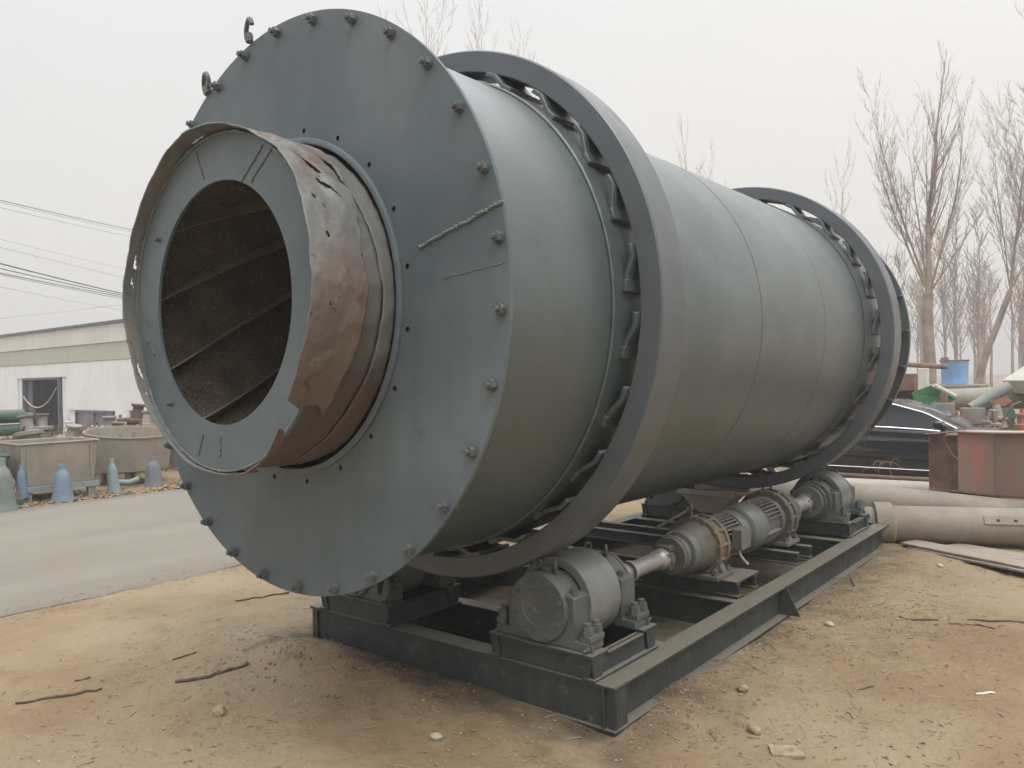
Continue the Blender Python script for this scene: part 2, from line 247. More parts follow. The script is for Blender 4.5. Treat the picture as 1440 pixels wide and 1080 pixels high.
ORG = {}
def link(o): COL.objects.link(o); return o
def props(o, label=None, cat=None, group=None, kind=None):
    if label: o['label'] = label
    if cat: o['category'] = cat
    if group: o['group'] = group
    if kind: o['kind'] = kind
    return o
def thing(name, label, cat, loc=(0, 0, 0), group=None, rz=0):
    o = bpy.data.objects.new(name, None); link(o); o.location = loc; o.rotation_euler.z = rz; o.empty_display_size = .2
    ORG[o.name] = V(loc); return props(o, label, cat, group)
S = 1.5; ZC = 1.525
def T(p): return V((p[0] * S, p[1] * S, (p[2] + ZC) * S))
def mk(name, mb, m, org=V((0, 0, 0)), unit=False, smooth=35, bevel=0, solid=0):
    me = bpy.data.meshes.new(name)
    vs = [(T(x) if unit else x) - org for x in mb.v]
    me.from_pydata([tuple(x) for x in vs], [], mb.f); me.update()
    bm = bmesh.new(); bm.from_mesh(me); bmesh.ops.recalc_face_normals(bm, faces=bm.faces); bm.to_mesh(me); bm.free()
    if smooth:
        me.shade_smooth(); me.set_sharp_from_angle(angle=R_(smooth))
    me.materials.append(M[m] if isinstance(m, str) else m)
    o = bpy.data.objects.new(name, me); link(o)
    if solid:
        q = o.modifiers.new('thick', 'SOLIDIFY'); q.thickness = solid; q.offset = -1
    if bevel:
        q = o.modifiers.new('edge', 'BEVEL'); q.width = bevel; q.segments = 2; q.limit_method = 'ANGLE'; q.angle_limit = R_(40)
    return o
def part(name, mb, m, parent, label=None, **k):
    org = ORG[parent.name]
    o = mk(name, mb, m, org, **k); o.parent = parent; ORG[o.name] = org
    if label: o['label'] = label
    return o
def solo(name, mb, m, label, cat, loc=None, group=None, kind=None, **k):
    org = V(loc) if loc is not None else V((0, 0, 0))
    o = mk(name, mb, m, org, **k); o.location = org; ORG[o.name] = org
    return props(o, label, cat, group, kind)
def copy_tree(o, parent=None, loc=None):
    c = o.copy(); link(c); ORG[c.name] = ORG.get(o.name, V((0, 0, 0)))
    if parent: c.parent = parent
    if loc is not None: c.location = loc; ORG[c.name] = V(loc)
    for ch in [x for x in KIDS.get(o.name, [])] or list(o.children): copy_tree(ch, c)
    return c
KIDS = {}
def inst(src, name, parent, loc, rot=(0, 0, 0)):
    o = bpy.data.objects.new(name, src.data); link(o); o.parent = parent; o.location = loc; o.rotation_euler = rot; ORG[o.name] = ORG[parent.name]
    for q in src.modifiers:
        if q.type == 'BEVEL':
            b = o.modifiers.new('edge', 'BEVEL'); b.width = q.width; b.segments = q.segments; b.limit_method = 'ANGLE'; b.angle_limit = q.angle_limit
    return o
def fbm(x, y, z=0, o=4):
    return noise.fractal(V((x, y, z)), 1, 2, o)

# ------------------------------------------------------------ ground
def ground_h(x, y):
    h = .035 * fbm(x * .55, y * .55, 0, 3) + .014 * fbm(x * 2.6, y * 2.6, 5, 4)
    d = hypot(x - 3, y); near = max(0, min(1, (14 - d) / 6))
    h *= near
    if near > 0:
        h += near * (.013 * fbm(x * 7, y * 7, 9, 4) + .006 * max(0, fbm(x * 16, y * 16, 4, 3)))
        h += .17 * math.exp(-(((x + .75) / .75) ** 2 + ((y - .72) / .30) ** 2)) + .06 * math.exp(-(((x - .1) / .6) ** 2 + ((y - .62) / .25) ** 2))
        h += .05 * math.exp(-(((x - 1.75) / .25) ** 2 + ((y - 5.6) / 1.3) ** 2))
    if -10.3 < x < -3.7:       # road bed
        t = min(1, (x + 10.3) / .3, (-3.7 - x) / .3); h = h * (1 - t) - .03 * t
    return h
def axis_vals(a, b, step, far):
    vals = []; x = a
    while x < b: vals.append(x); x += step
    st = step; x = b
    while x < far: vals.append(x); st *= 1.22; x += st
    vals.append(far); st = step; x = a - step
    while x > -far: vals.insert(0, x); st *= 1.22; x -= st
    vals.insert(0, -far); return vals
gx = axis_vals(-4.3, 5.2, .045, 400); gy = axis_vals(-1.6, 8.0, .045, 400)
g = MB(); g.v = [V((x, y, ground_h(x, y))) for y in gy for x in gx]; nx = len(gx)
g.f = [(j * nx + i, j * nx + i + 1, (j + 1) * nx + i + 1, (j + 1) * nx + i) for j in range(len(gy) - 1) for i in range(nx - 1)]
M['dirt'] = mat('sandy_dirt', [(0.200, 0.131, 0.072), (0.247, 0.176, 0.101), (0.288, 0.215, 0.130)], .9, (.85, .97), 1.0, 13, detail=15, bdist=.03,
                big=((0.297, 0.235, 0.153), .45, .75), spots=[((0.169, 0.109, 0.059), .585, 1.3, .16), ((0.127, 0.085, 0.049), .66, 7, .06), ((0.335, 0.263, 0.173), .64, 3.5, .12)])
oil_and_shade(M['dirt'])  # soil stain under the machine, with extra shade put into its colour
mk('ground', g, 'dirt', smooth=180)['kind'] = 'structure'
rd = MB()
ys = [-60, -20, -8] + [-4 + .25 * i for i in range(60)] + [14, 20, 30, 60, 200]
def edge_near(y): return -3.93 + .10 * fbm(y * .6, 3.3, 0, 3) + .05 * fbm(y * 3.3, 8, 0, 3)
def edge_far(y): return -10.15 + .12 * fbm(y * .7, 13.3, 0, 3) + .05 * fbm(y * 3, 8.8, 0, 3)
o = []
for y in ys:
    a, b = edge_far(y), edge_near(y)
    o.append([(a, y, -.02), (a + .03, y, .016)] + [(a + .03 + (b - a - .06) * k / 12, y, .016 + .012 * fbm(k * .7, y * .3, 2, 2)) for k in range(1, 12)] + [(b - .05, y, .012), (b, y, -.02)])
rd.loft(o, False, (False, False))
mk('road', rd, 'road', smooth=60)['kind'] = 'structure'

# ------------------------------------------------------------ rotary drum (unit coordinates: drum axis at x=0, z=0)
drum = thing('rotary_drum', 'huge grey green painted steel rotary drum lying across rollers on a beam frame', 'rotary drum', (0, 3.5, (ZC - 1.083) * S))
U = dict(unit=True)
AXL = V((0, 0, 1.083 * S))     # drum axis seen from the thing's origin (y offset added per part)
def yl(y): return V((0, y * S - 3.5, 1.083 * S))
sh = MB(); sh.lathe([(.004 + 4.57 * i / 40, .94) for i in range(41)], n=160, caps=(False, False))
part('shell', sh, 'shell', drum, **U)
sh = MB(); sh.lathe([(.02, .925), (4.56, .925)], n=64, caps=(False, False)); part('inner_lining', sh, 'rustin', drum, **U)
# front end plate with real bolt holes
def annulus(mb, ri, ro, y0, y1, n=128, holes=()):
    """flat ring between two radii with small round holes left open on the front and back"""
    nr = 3
    mb.lathe([(y0, ri), (y0, ro), (y1, ro), (y1, ri)], n=n, closed=True)
def plate_with_holes(ri, ro, y0, y1, rh, hr, nh, a_off, jit=0):
    mb = MB(); per = 8; n = nh * per
    rs = [ri, rh - hr * 1.6, rh + hr * 1.6, ro]
    def P(r, a, y): return V((r * cos(a), y, r * sin(a)))
    for y in (y0, y1):
        for k in range(n):
            a0 = a_off + 2 * pi * (k - .5) / n; a1 = a_off + 2 * pi * (k + .5) / n
            for q in range(3):
                r0, r1 = rs[q], rs[q + 1]
                if q == 1 and k % per == 0:
                    ac = a_off + 2 * pi * k / n; c = P(rh, ac, y); er = V((cos(ac), 0, sin(ac))); et = V((-sin(ac), 0, cos(ac)))
                    outer = [P(r0, a0, y), P(r0, ac, y), P(r0, a1, y), P(rh, a1, y), P(r1, a1, y), P(r1, ac, y), P(r1, a0, y), P(rh, a0, y)]
                    inn = []
                    for w in outer:
                        d = (w - c); d.y = 0; d.normalize(); inn.append(c + d * hr)
                    o_ = len(mb.v); mb.v += outer + inn
                    mb.f += [(o_ + i, o_ + (i + 1) % 8, o_ + 8 + (i + 1) % 8, o_ + 8 + i) for i in range(8)]
                elif q == 1:
                    mb.add([P(r0, a0, y), P(r0, a1, y), P(r1, a1, y), P(r1, a0, y)], [(0, 1, 2, 3)])
                else:
                    mb.add([P(r0, a0, y), P(r0, (a0 + a1) / 2, y), P(r0, a1, y), P(r1, a1, y), P(r1, (a0 + a1) / 2, y), P(r1, a0, y)] if k % per == 0 else [P(r0, a0, y), P(r0, a1, y), P(r1, a1, y), P(r1, a0, y)],
                           [(0, 1, 2, 3, 4, 5)] if k % per == 0 else [(0, 1, 2, 3)])
    mb.lathe([(y0, ro), (y1, ro)], n=n * 2, caps=(False, False)); mb.lathe([(y0, ri), (y1, ri)], n=n, caps=(False, False))
    return mb
pl = plate_with_holes(.56, 1.0, 0, .014, .607, .0088, 20, .14)
part('end_plate', pl, 'plate', drum, smooth=20, **U)
# bolts round the rim: hex nut with threaded stub
def rim_bolt_mesh():
    b = MB(); b.lathe([(0, .030), (.006, .030)], (0, 0, 0), (0, -1, 0), 14); b.hexbolt((0, -.006, 0), (0, -1, 0), .0255, .026, .8); return b
proto = None
for k_ in range(30):
    a = 4.1135 - 2 * pi * k_ / 30 + random.uniform(-.004, .004)
    if proto is None:
        proto = mk('bolt', rim_bolt_mesh(), 'bolt', smooth=30); proto.parent = drum; b_ = proto
    else: b_ = inst(proto, 'bolt', drum, (0, 0, 0))
    b_.location = yl(0) + V((.972 * S * cos(a), 0, .972 * S * sin(a))); b_.rotation_euler = (random.uniform(-.06, .06), random.uniform(0, 3), random.uniform(-.06, .06))
# lifting eyes
for (x, z, op) in ((-.205, 1.005, 1), (-.495, .885, 0)):
    e_ = MB(); d = V((x, 0, z)).normalized(); c = V((x, .0, z)) + d * .028
    e_.tube([c + V((sin(t) * .030 * .5, 0, 0)) + (d * cos(t) + V((d.z, 0, -d.x)) * sin(t)) * .033 + V((0, -.02 * sin(t), 0)) for t in [pi * .9 + (2 * pi - (1.1 if op else .1)) * i / 18 for i in range(19)]], .009, 8)
    e_.cyl(V((x, -.004, z)) - d * .02, V((x, -.004, z)) + d * .012, .014, n=8)
    part('lifting_eye', e_, 'bolt', drum, smooth=60, **U)
# weld scars on the plate
def bead(p0, p1, r, amp, n, wild=1.):
    p0, p1 = V(p0), V(p1); d = (p1 - p0); s = V((-d.z, 0, d.x)).normalized(); pts = []; rr = []
    for i in range(n + 1):
        t = i / n; pts.append(p0 + d * t + s * amp * fbm(t * 9, p0.x * 7, 1, 3)); rr.append(r * (1 + .7 * wild * sin(i * 2.1) * random.random()))
    return MB().tube(pts, rr, 6)
part('weld_scar', bead((.655, -.001, .135), (.985, -.001, .222), .0058, .004, 60), 'weld', drum, smooth=60, **U)
part('weld_scar', bead((.755, -.0, .035), (.985, -.0, .055), .002, .002, 40), 'plate', drum, smooth=60, **U)
tb = MB(); tb.torus((0, .024, 0), (0, 1, 0), .945, .009, 240, 6, wob=.7); part('weld_seam', tb, 'weld', drum, smooth=60, **U)
tb = MB(); tb.torus((0, .6185, 0), (0, 1, 0), .944, .0075, 300, 6, wob=.4); part('weld_seam', tb, 'shell', drum, smooth=60, **U)
tb = MB(); tb.lathe([(1.938, .9395), (1.938, .9411), (1.943, .9411), (1.943, .9395)], n=160, caps=(False, False)); part('shell_joint', tb, 'tyre', drum, **U)
tb = MB(); tb.torus((0, 2.86, 0), (0, 1, 0), .9392, .0022, 300, 5, wob=.5); part('weld_seam', tb, 'shell', drum, smooth=60, **U)
for y0, y1 in ((.624, .98), (3.62, 4.12)):
    tb = MB(); tb.lathe([(y0, .939), (y0, .949), (y1, .949), (y1, .939)], n=160, caps=(False, False)); part('reinforcing_band', tb, 'shell', drum, **U)
# riding rings, with slanted spacer shoes between ring and shell
for y0, y1, off in ((.704, .875, 11.0), (3.78, 3.955, 8.0)):
    tb = MB(); bv = .006
    tb.lathe([(y0, 1.083 - bv), (y0, .998 + bv / 2), (y0 + bv / 2, .998), (y1 - bv / 2, .998), (y1, .998 + bv / 2), (y1, 1.083 - bv)], n=200, caps=(False, False))
    rg = part('riding_ring', tb, 'tyre', drum, **U)
    tb = MB(); tb.lathe([(y0 + .0003, 1.083 - bv), (y0 + bv, 1.083), (y1 - bv, 1.083), (y1 - .0003, 1.083 - bv)], n=200, caps=(False, False)); part('ring_tread', tb, 'tyre_rim', rg, smooth=20, **U)
    proto = None
    for k_ in range(25):
        if proto is None:
            b = MB(); dg = pi / 180
            prof = [(.6, .9972), (0, .9972), (-2.0, .9972), (-5.4, .968), (-6.2, .9655), (-8.6, .9655)]
            up = [V((r * cos(t * dg), 0, r * sin(t * dg))) for t, r in prof]; th = .0165
            lo = [V(((r - th) * cos((t + .25) * dg), 0, (r - th) * sin((t + .25) * dg))) for t, r in prof]
            poly = up + lo[::-1]; ya, yb = -.022, .17
            b.loft([[p + V((0, y, 0)) for p in poly] for y in (ya, yb)])
            # foot block on the shell
            b.loft([[V((r * cos(t * dg), y, r * sin(t * dg))) for t, r in ((-8.8, .947), (-8.8, .9665), (-6.3, .9665), (-6.3, .947))] for y in (ya - .012, yb)])
            b.v = [x * S for x in b.v]
            proto = mk('spacer_shoe', b, 'shell', smooth=30, bevel=.004); proto.parent = drum; w_ = proto
        else: w_ = inst(proto, 'spacer_shoe', drum, (0, 0, 0))
        w_.location = yl(y0); w_.rotation_euler = (0, -R_(off + 14.4 * k_ + random.uniform(-.5, .5)), 0)
# rear end ring (girth flange) with stiffener lugs
tb = MB(); tb.lathe([(4.565, .90), (4.565, 1.0), (4.60, 1.0), (4.60, .90)], n=128, closed=True); rf = part('rear_flange', tb, 'shell', drum, **U)
tb = MB(); tb.lathe([(4.575, .001), (4.575, .905)], n=64, caps=(False, False)); part('rear_plate', tb, 'plate', drum, **U)
proto = None
for k_ in range(24):
    if proto is None:
        b = MB(); b.box((.972, -.03, 0), (.052, .06, .008)); b.v = [x * S for x in b.v]
        proto = mk('stiffener_lug', b, 'shell', smooth=0); proto.parent = drum; w_ = proto
    else: w_ = inst(proto, 'stiffener_lug', drum, (0, 0, 0))
    w_.location = yl(4.567); w_.rotation_euler = (0, -R_(2 + 15 * k_), 0)

# ------------------------------------------------------------ inlet nose: torn outer sheet, neck, face ring, dark throat with spiral flights
def in_poly(p, poly):
    x, y = p; c = False; j = len(poly) - 1
    for i in range(len(poly)):
        xi, yi = poly[i]; xj, yj = poly[j]
        if (yi > y) != (yj > y) and x < (xj - xi) * (y - yi) / (yj - yi) + xi: c = not c
        j = i
    return c
def lerp_tab(tab, x):
    for (a, p), (b, q) in zip(tab, tab[1:]):
        if a <= x <= b: return p + (q - p) * (x - a) / (b - a)
    return tab[0][1] if x < tab[0][0] else tab[-1][1]
RIM = [(-80, -.285), (-60, -.292), (-40, -.335), (-20, -.338), (0, -.322), (20, -.306), (40, -.290), (56, -.278), (80, -.318), (100, -.325), (130, -.318), (160, -.316), (180, -.318), (200, -.308), (240, -.288), (280, -.285)]
BACK = [(-80, -.20), (-50, -.2), (-30, -.168), (-16, -.142), (0, -.124), (15, -.124), (30, -.10), (50, -.07), (80, -.08), (120, -.12), (180, -.12), (240, -.16), (280, -.2)]
DENT = [(-80, .0), (30, 0), (45, .006), (62, -.004), (80, .008), (100, .008), (118, .004), (135, .0), (150, .0), (180, .002), (200, -.004), (240, -.004), (280, 0)]
CUTS = [[(52, -.236), (47, -.20), (41, -.172), (41.5, -.192), (45, -.21)], [(39.5, -.202), (38, -.186), (34, -.160), (30.5, -.143), (33, -.168), (36.5, -.196)], [(40.5, -.178), (40, -.182), (38.2, -.194), (38.6, -.19)],
        [(29.8, -.262), (28.6, -.25), (27.6, -.247), (28.6, -.262)], [(27, -.228), (25.2, -.222), (25.2, -.229), (26.4, -.236)], [(18, -.243), (15.6, -.238), (15.6, -.246), (17, -.25)], [(-3.4, -.26), (-5, -.253), (-5, -.262)],
        [(60, -.232), (58, -.222), (57.6, -.236), (59, -.242)], [(50, -.14), (48, -.10), (44, -.098), (40, -.105), (36, -.092), (38, -.12), (43, -.115)],
        [(156, -.292), (163, -.280), (162, -.292)], [(165, -.292), (170, -.283), (168, -.294)], [(196, -.292), (206, -.274), (204, -.29)], [(209, -.286), (214, -.272), (212, -.286)],
        [(12, -.135), (11, -.12), (5, -.12), (8, -.128)], [(96, -.276), (104, -.276), (104, -.268), (96, -.268)], [(76, -.276), (80, -.276), (80, -.269), (76, -.269)]]
TEAR = [(-33, -.36), (-37.2, -.285), (-36.4, -.226), (-43.5, -.165), (-52, -.12), (-95, -.12), (-95, -.272), (-52, -.275), (-46, -.30), (-42, -.36)]
TEAR2 = [(-95, -.265), (-84, -.262), (-60, -.255), (-49, -.262), (-46, -.23), (-43.5, -.165), (-50, -.10), (-150, -.10), (-150, -.262)]
def nose_r(t, y, base):
    a = t * pi / 180; w = min(1, max(0, (y + .30) / .05 * -1 + 1))
    r = base + .006 * fbm(cos(a) * 2.2, sin(a) * 2.2, y * 6, 3) + .0025 * fbm(cos(a) * 9, sin(a) * 9, y * 22, 3)
    r += lerp_tab(DENT, t if t <= 280 else t - 360) * max(0, min(1, (-y - .2) / .1))
    r -= .014 * math.exp(-((t - 36) / 7) ** 2 - ((y + .2) / .035) ** 2) + .01 * math.exp(-((t + 20) / 9) ** 2 - ((y + .22) / .05) ** 2)
    return r
def sheet(base, t0, t1, nt_, yf, yb, ny, cuts, rag=0.0):
    mb = MB(); ok = []
    for i in range(nt_ + 1):
        t = t0 + (t1 - t0) * i / nt_
        a, b = yf(t), yb(t)
        a += .004 * fbm(t * .12, 1.7, 0, 4); b += rag * fbm(t * .09, 5.7, 0, 6)
        for j in range(ny + 1):
            y = a + (b - a) * j / ny; r = nose_r(t, y, base); mb.v.append(V((r * cos(t * pi / 180), y, r * sin(t * pi / 180))))
            ok.append((t, y))
    for i in range(nt_):
        for j in range(ny):
            q = i * (ny + 1) + j; c = ok[q]; p = (c[0] + .5 * fbm(c[0] * .3, c[1] * 60, 3, 4), c[1] + .002 * fbm(c[0] * .4, c[1] * 70, 8, 4))
            if any(in_poly(p, k2) for k2 in cuts): continue
            mb.f.append((q, q + 1, q + ny + 2, q + ny + 1))
    return mb
ns = sheet(.558, -80, 280, 900, lambda t: lerp_tab(RIM, t), lambda t: lerp_tab(BACK, t), 46, CUTS + [TEAR, TEAR2], .008)
outer = part('torn_outer_sheet', ns, 'nose', drum, 'dented scorched sheet with torn holes and a ragged missing corner', solid=.008, smooth=60, **U)
def crack_y(t): return lerp_tab([(-180, -.10), (-110, -.10), (-88, -.148), (-70, -.124), (-40, -.09), (-20, -.066), (0, -.054), (18, -.062), (40, -.082), (60, -.06), (180, -.07)], t)
nk = sheet(.543, -180, 180, 420, lambda t: -.262, lambda t: crack_y(t), 14, [], .003)
part('neck', nk, 'rustneck', drum, solid=.008, smooth=60, **U)
nk = sheet(.546, -180, 180, 420, lambda t: crack_y(t) + .0035 + .003 * fbm(t * .03, 4, 0, 3), lambda t: .0, 8, [], 0)
part('neck_stub', nk, 'neckpaint', drum, solid=.008, smooth=60, **U)
tb = MB(); tb.lathe([(-.009, .583), (-.013, .579), (-.013, .563), (.0, .561), (.0, .583)], n=128, closed=True); part('collar_ring', tb, 'plate', drum, smooth=50, **U)
tb = MB()
for i in range(1):
    tb.lathe([(-.268, .395), (-.268, .545), (-.258, .545), (-.258, .395)], n=160, closed=True)
nf = part('face_ring', tb, 'plate', drum, smooth=30, **U)
def scar(a0, r0, a1, r1, w): return bead((r0 * cos(R_(a0)), -.2685, r0 * sin(R_(a0))), (r1 * cos(R_(a1)), -.2685, r1 * sin(R_(a1))), w, .004, 26)
for a in [(68, .40, 60, .53, .004), (61, .41, 55, .535, .0035), (100, .42, 103, .53, .0035), (186, .46, 180, .49, .004), (200, .45, 192, .485, .004), (256, .44, 254, .52, .0035), (270, .43, 269, .50, .0035)]:
    part('weld_scar', scar(*a), 'bolt', nf, smooth=60, **U)
for (a, r) in ((146, .452), (226, .455)):
    b = MB(); p = V((r * cos(R_(a)), -.268, r * sin(R_(a)))); b.cyl(p, p + V((.004, -.022, 0)), .010, .008, 10); part('stud', b, 'bolt', nf, **U)
tb = MB(); tb.torus((0, -.2705, 0), (0, 1, 0), .543, .0048, 200, 5, wob=.9); part('weld_bead', tb, 'weld', nf, smooth=60, **U)
tb = MB(); tb.lathe([(-.262, .50), (3.0, .50)], n=96, caps=(False, False)); tb.lathe([(2.2, .001), (2.2, .50)], n=48, caps=(False, False))
thr = part('throat_tube', tb, 'rustin', drum, 'rusty brown throat crusted with dried sand', **U)
for k_ in range(11):
    fl = MB(); A = []; n_ = 60
    for i in range(n_ + 1):
        y = -.25 + 2.3 * i / n_; a = R_(k_ * 360 / 11 + 12) - (y + .25) * 1.25; wv = .004 * fbm(y * 8, k_, 0, 3)
        A.append([V((r * cos(a + da), y, r * sin(a + da))) for r, da in ((.499, 0), (.455 + wv, .0), (.455 + wv, .016), (.499, .016))])
    fl.loft(A); part('spiral_flight', fl, 'flight', thr, smooth=40, **U)

# ------------------------------------------------------------ base frame
frame = thing('base_frame', 'dark green grey welded steel beam frame lying on the dirt under the rotary drum', 'steel frame', (0, 3.9, 0))
ZT, ZB = -1.36, -1.525
def ibeam(mb, axis, a0, a1, c, z0, z1, w, tf=.010, tw=.009, shift=0):
    """axis 'x' or 'y'; c: centre coordinate across"""
    for (q0, q1, zz0, zz1) in ((c - w / 2, c + w / 2, z1 - tf, z1), (c - w / 2, c + w / 2, z0, z0 + tf), (c - tw / 2 + shift, c + tw / 2 + shift, z0 + tf, z1 - tf)):
        if axis == 'x': mb.b2(a0, a1, q0, q1, zz0, zz1)
        else: mb.b2(q0, q1, a0, a1, zz0, zz1)
    return mb
BV = dict(unit=True, smooth=0, bevel=.003)
for sx in (-1, 1):
    part('side_beam', ibeam(MB(), 'y', .705, 4.53, sx * .82, ZB, ZT, .10), 'frame', frame, **BV)
part('end_beam', ibeam(MB(), 'x', -.87, .868, .752, ZB + .002, ZT + .003, .096, shift=-.03), 'frame', frame, **BV)
part('end_beam', ibeam(MB(), 'x', -.87, .868, 4.48, ZB + .002, ZT + .003, .096, shift=.03), 'frame', frame, **BV)
b = MB(); b.b2(.855, .8645, .712, .80, ZB + .011, ZT - .011); part('corner_plate', b, 'frame', frame, **BV)
for y in (1.22, 2.0, 3.72):
    part('cross_beam', ibeam(MB(), 'x', -.77, .77, y, ZB + .001, ZT - .002, .08), 'frame', frame, **BV)
b = MB(); b.prism([(.826, ZT - .011), (.868, ZT - .011), (.935, ZB + .012), (.826, ZB + .012)], .009, (0, 2.40, 0)); part('gusset_plate', b, 'frame', frame, **BV)
b = MB(); b.box((.845, 4.50, -1.44), (.012, .055, .16), Matrix.Rotation(.35, 3, 'X')); part('end_stop', b, 'frame', frame, **BV)
# drive mounts (cross channels with a top plate)
for (ya, yb, zt, xe, lab) in ((2.02, 2.27, -1.285, .765, 1), (2.84, 3.10, -1.285, .77, 0)):
    for yy in (ya + .02, yb - .02):
        part('mount_channel', ibeam(MB(), 'x', -.80, xe - (.0 if lab else .0), yy, ZT + .004, zt, .05, shift=0), 'frame', frame, **BV)
    if lab:
        b = MB(); b.b2(.35, xe + .004, ya - .02, yb + .015, zt + .002, zt + .012); part('mount_plate', b, 'frame', frame, **BV)
        b = MB(); b.b2(.56, .568, ya + .045, yb - .045, ZT + .004, zt); part('mount_web', b, 'frame', frame, **BV)

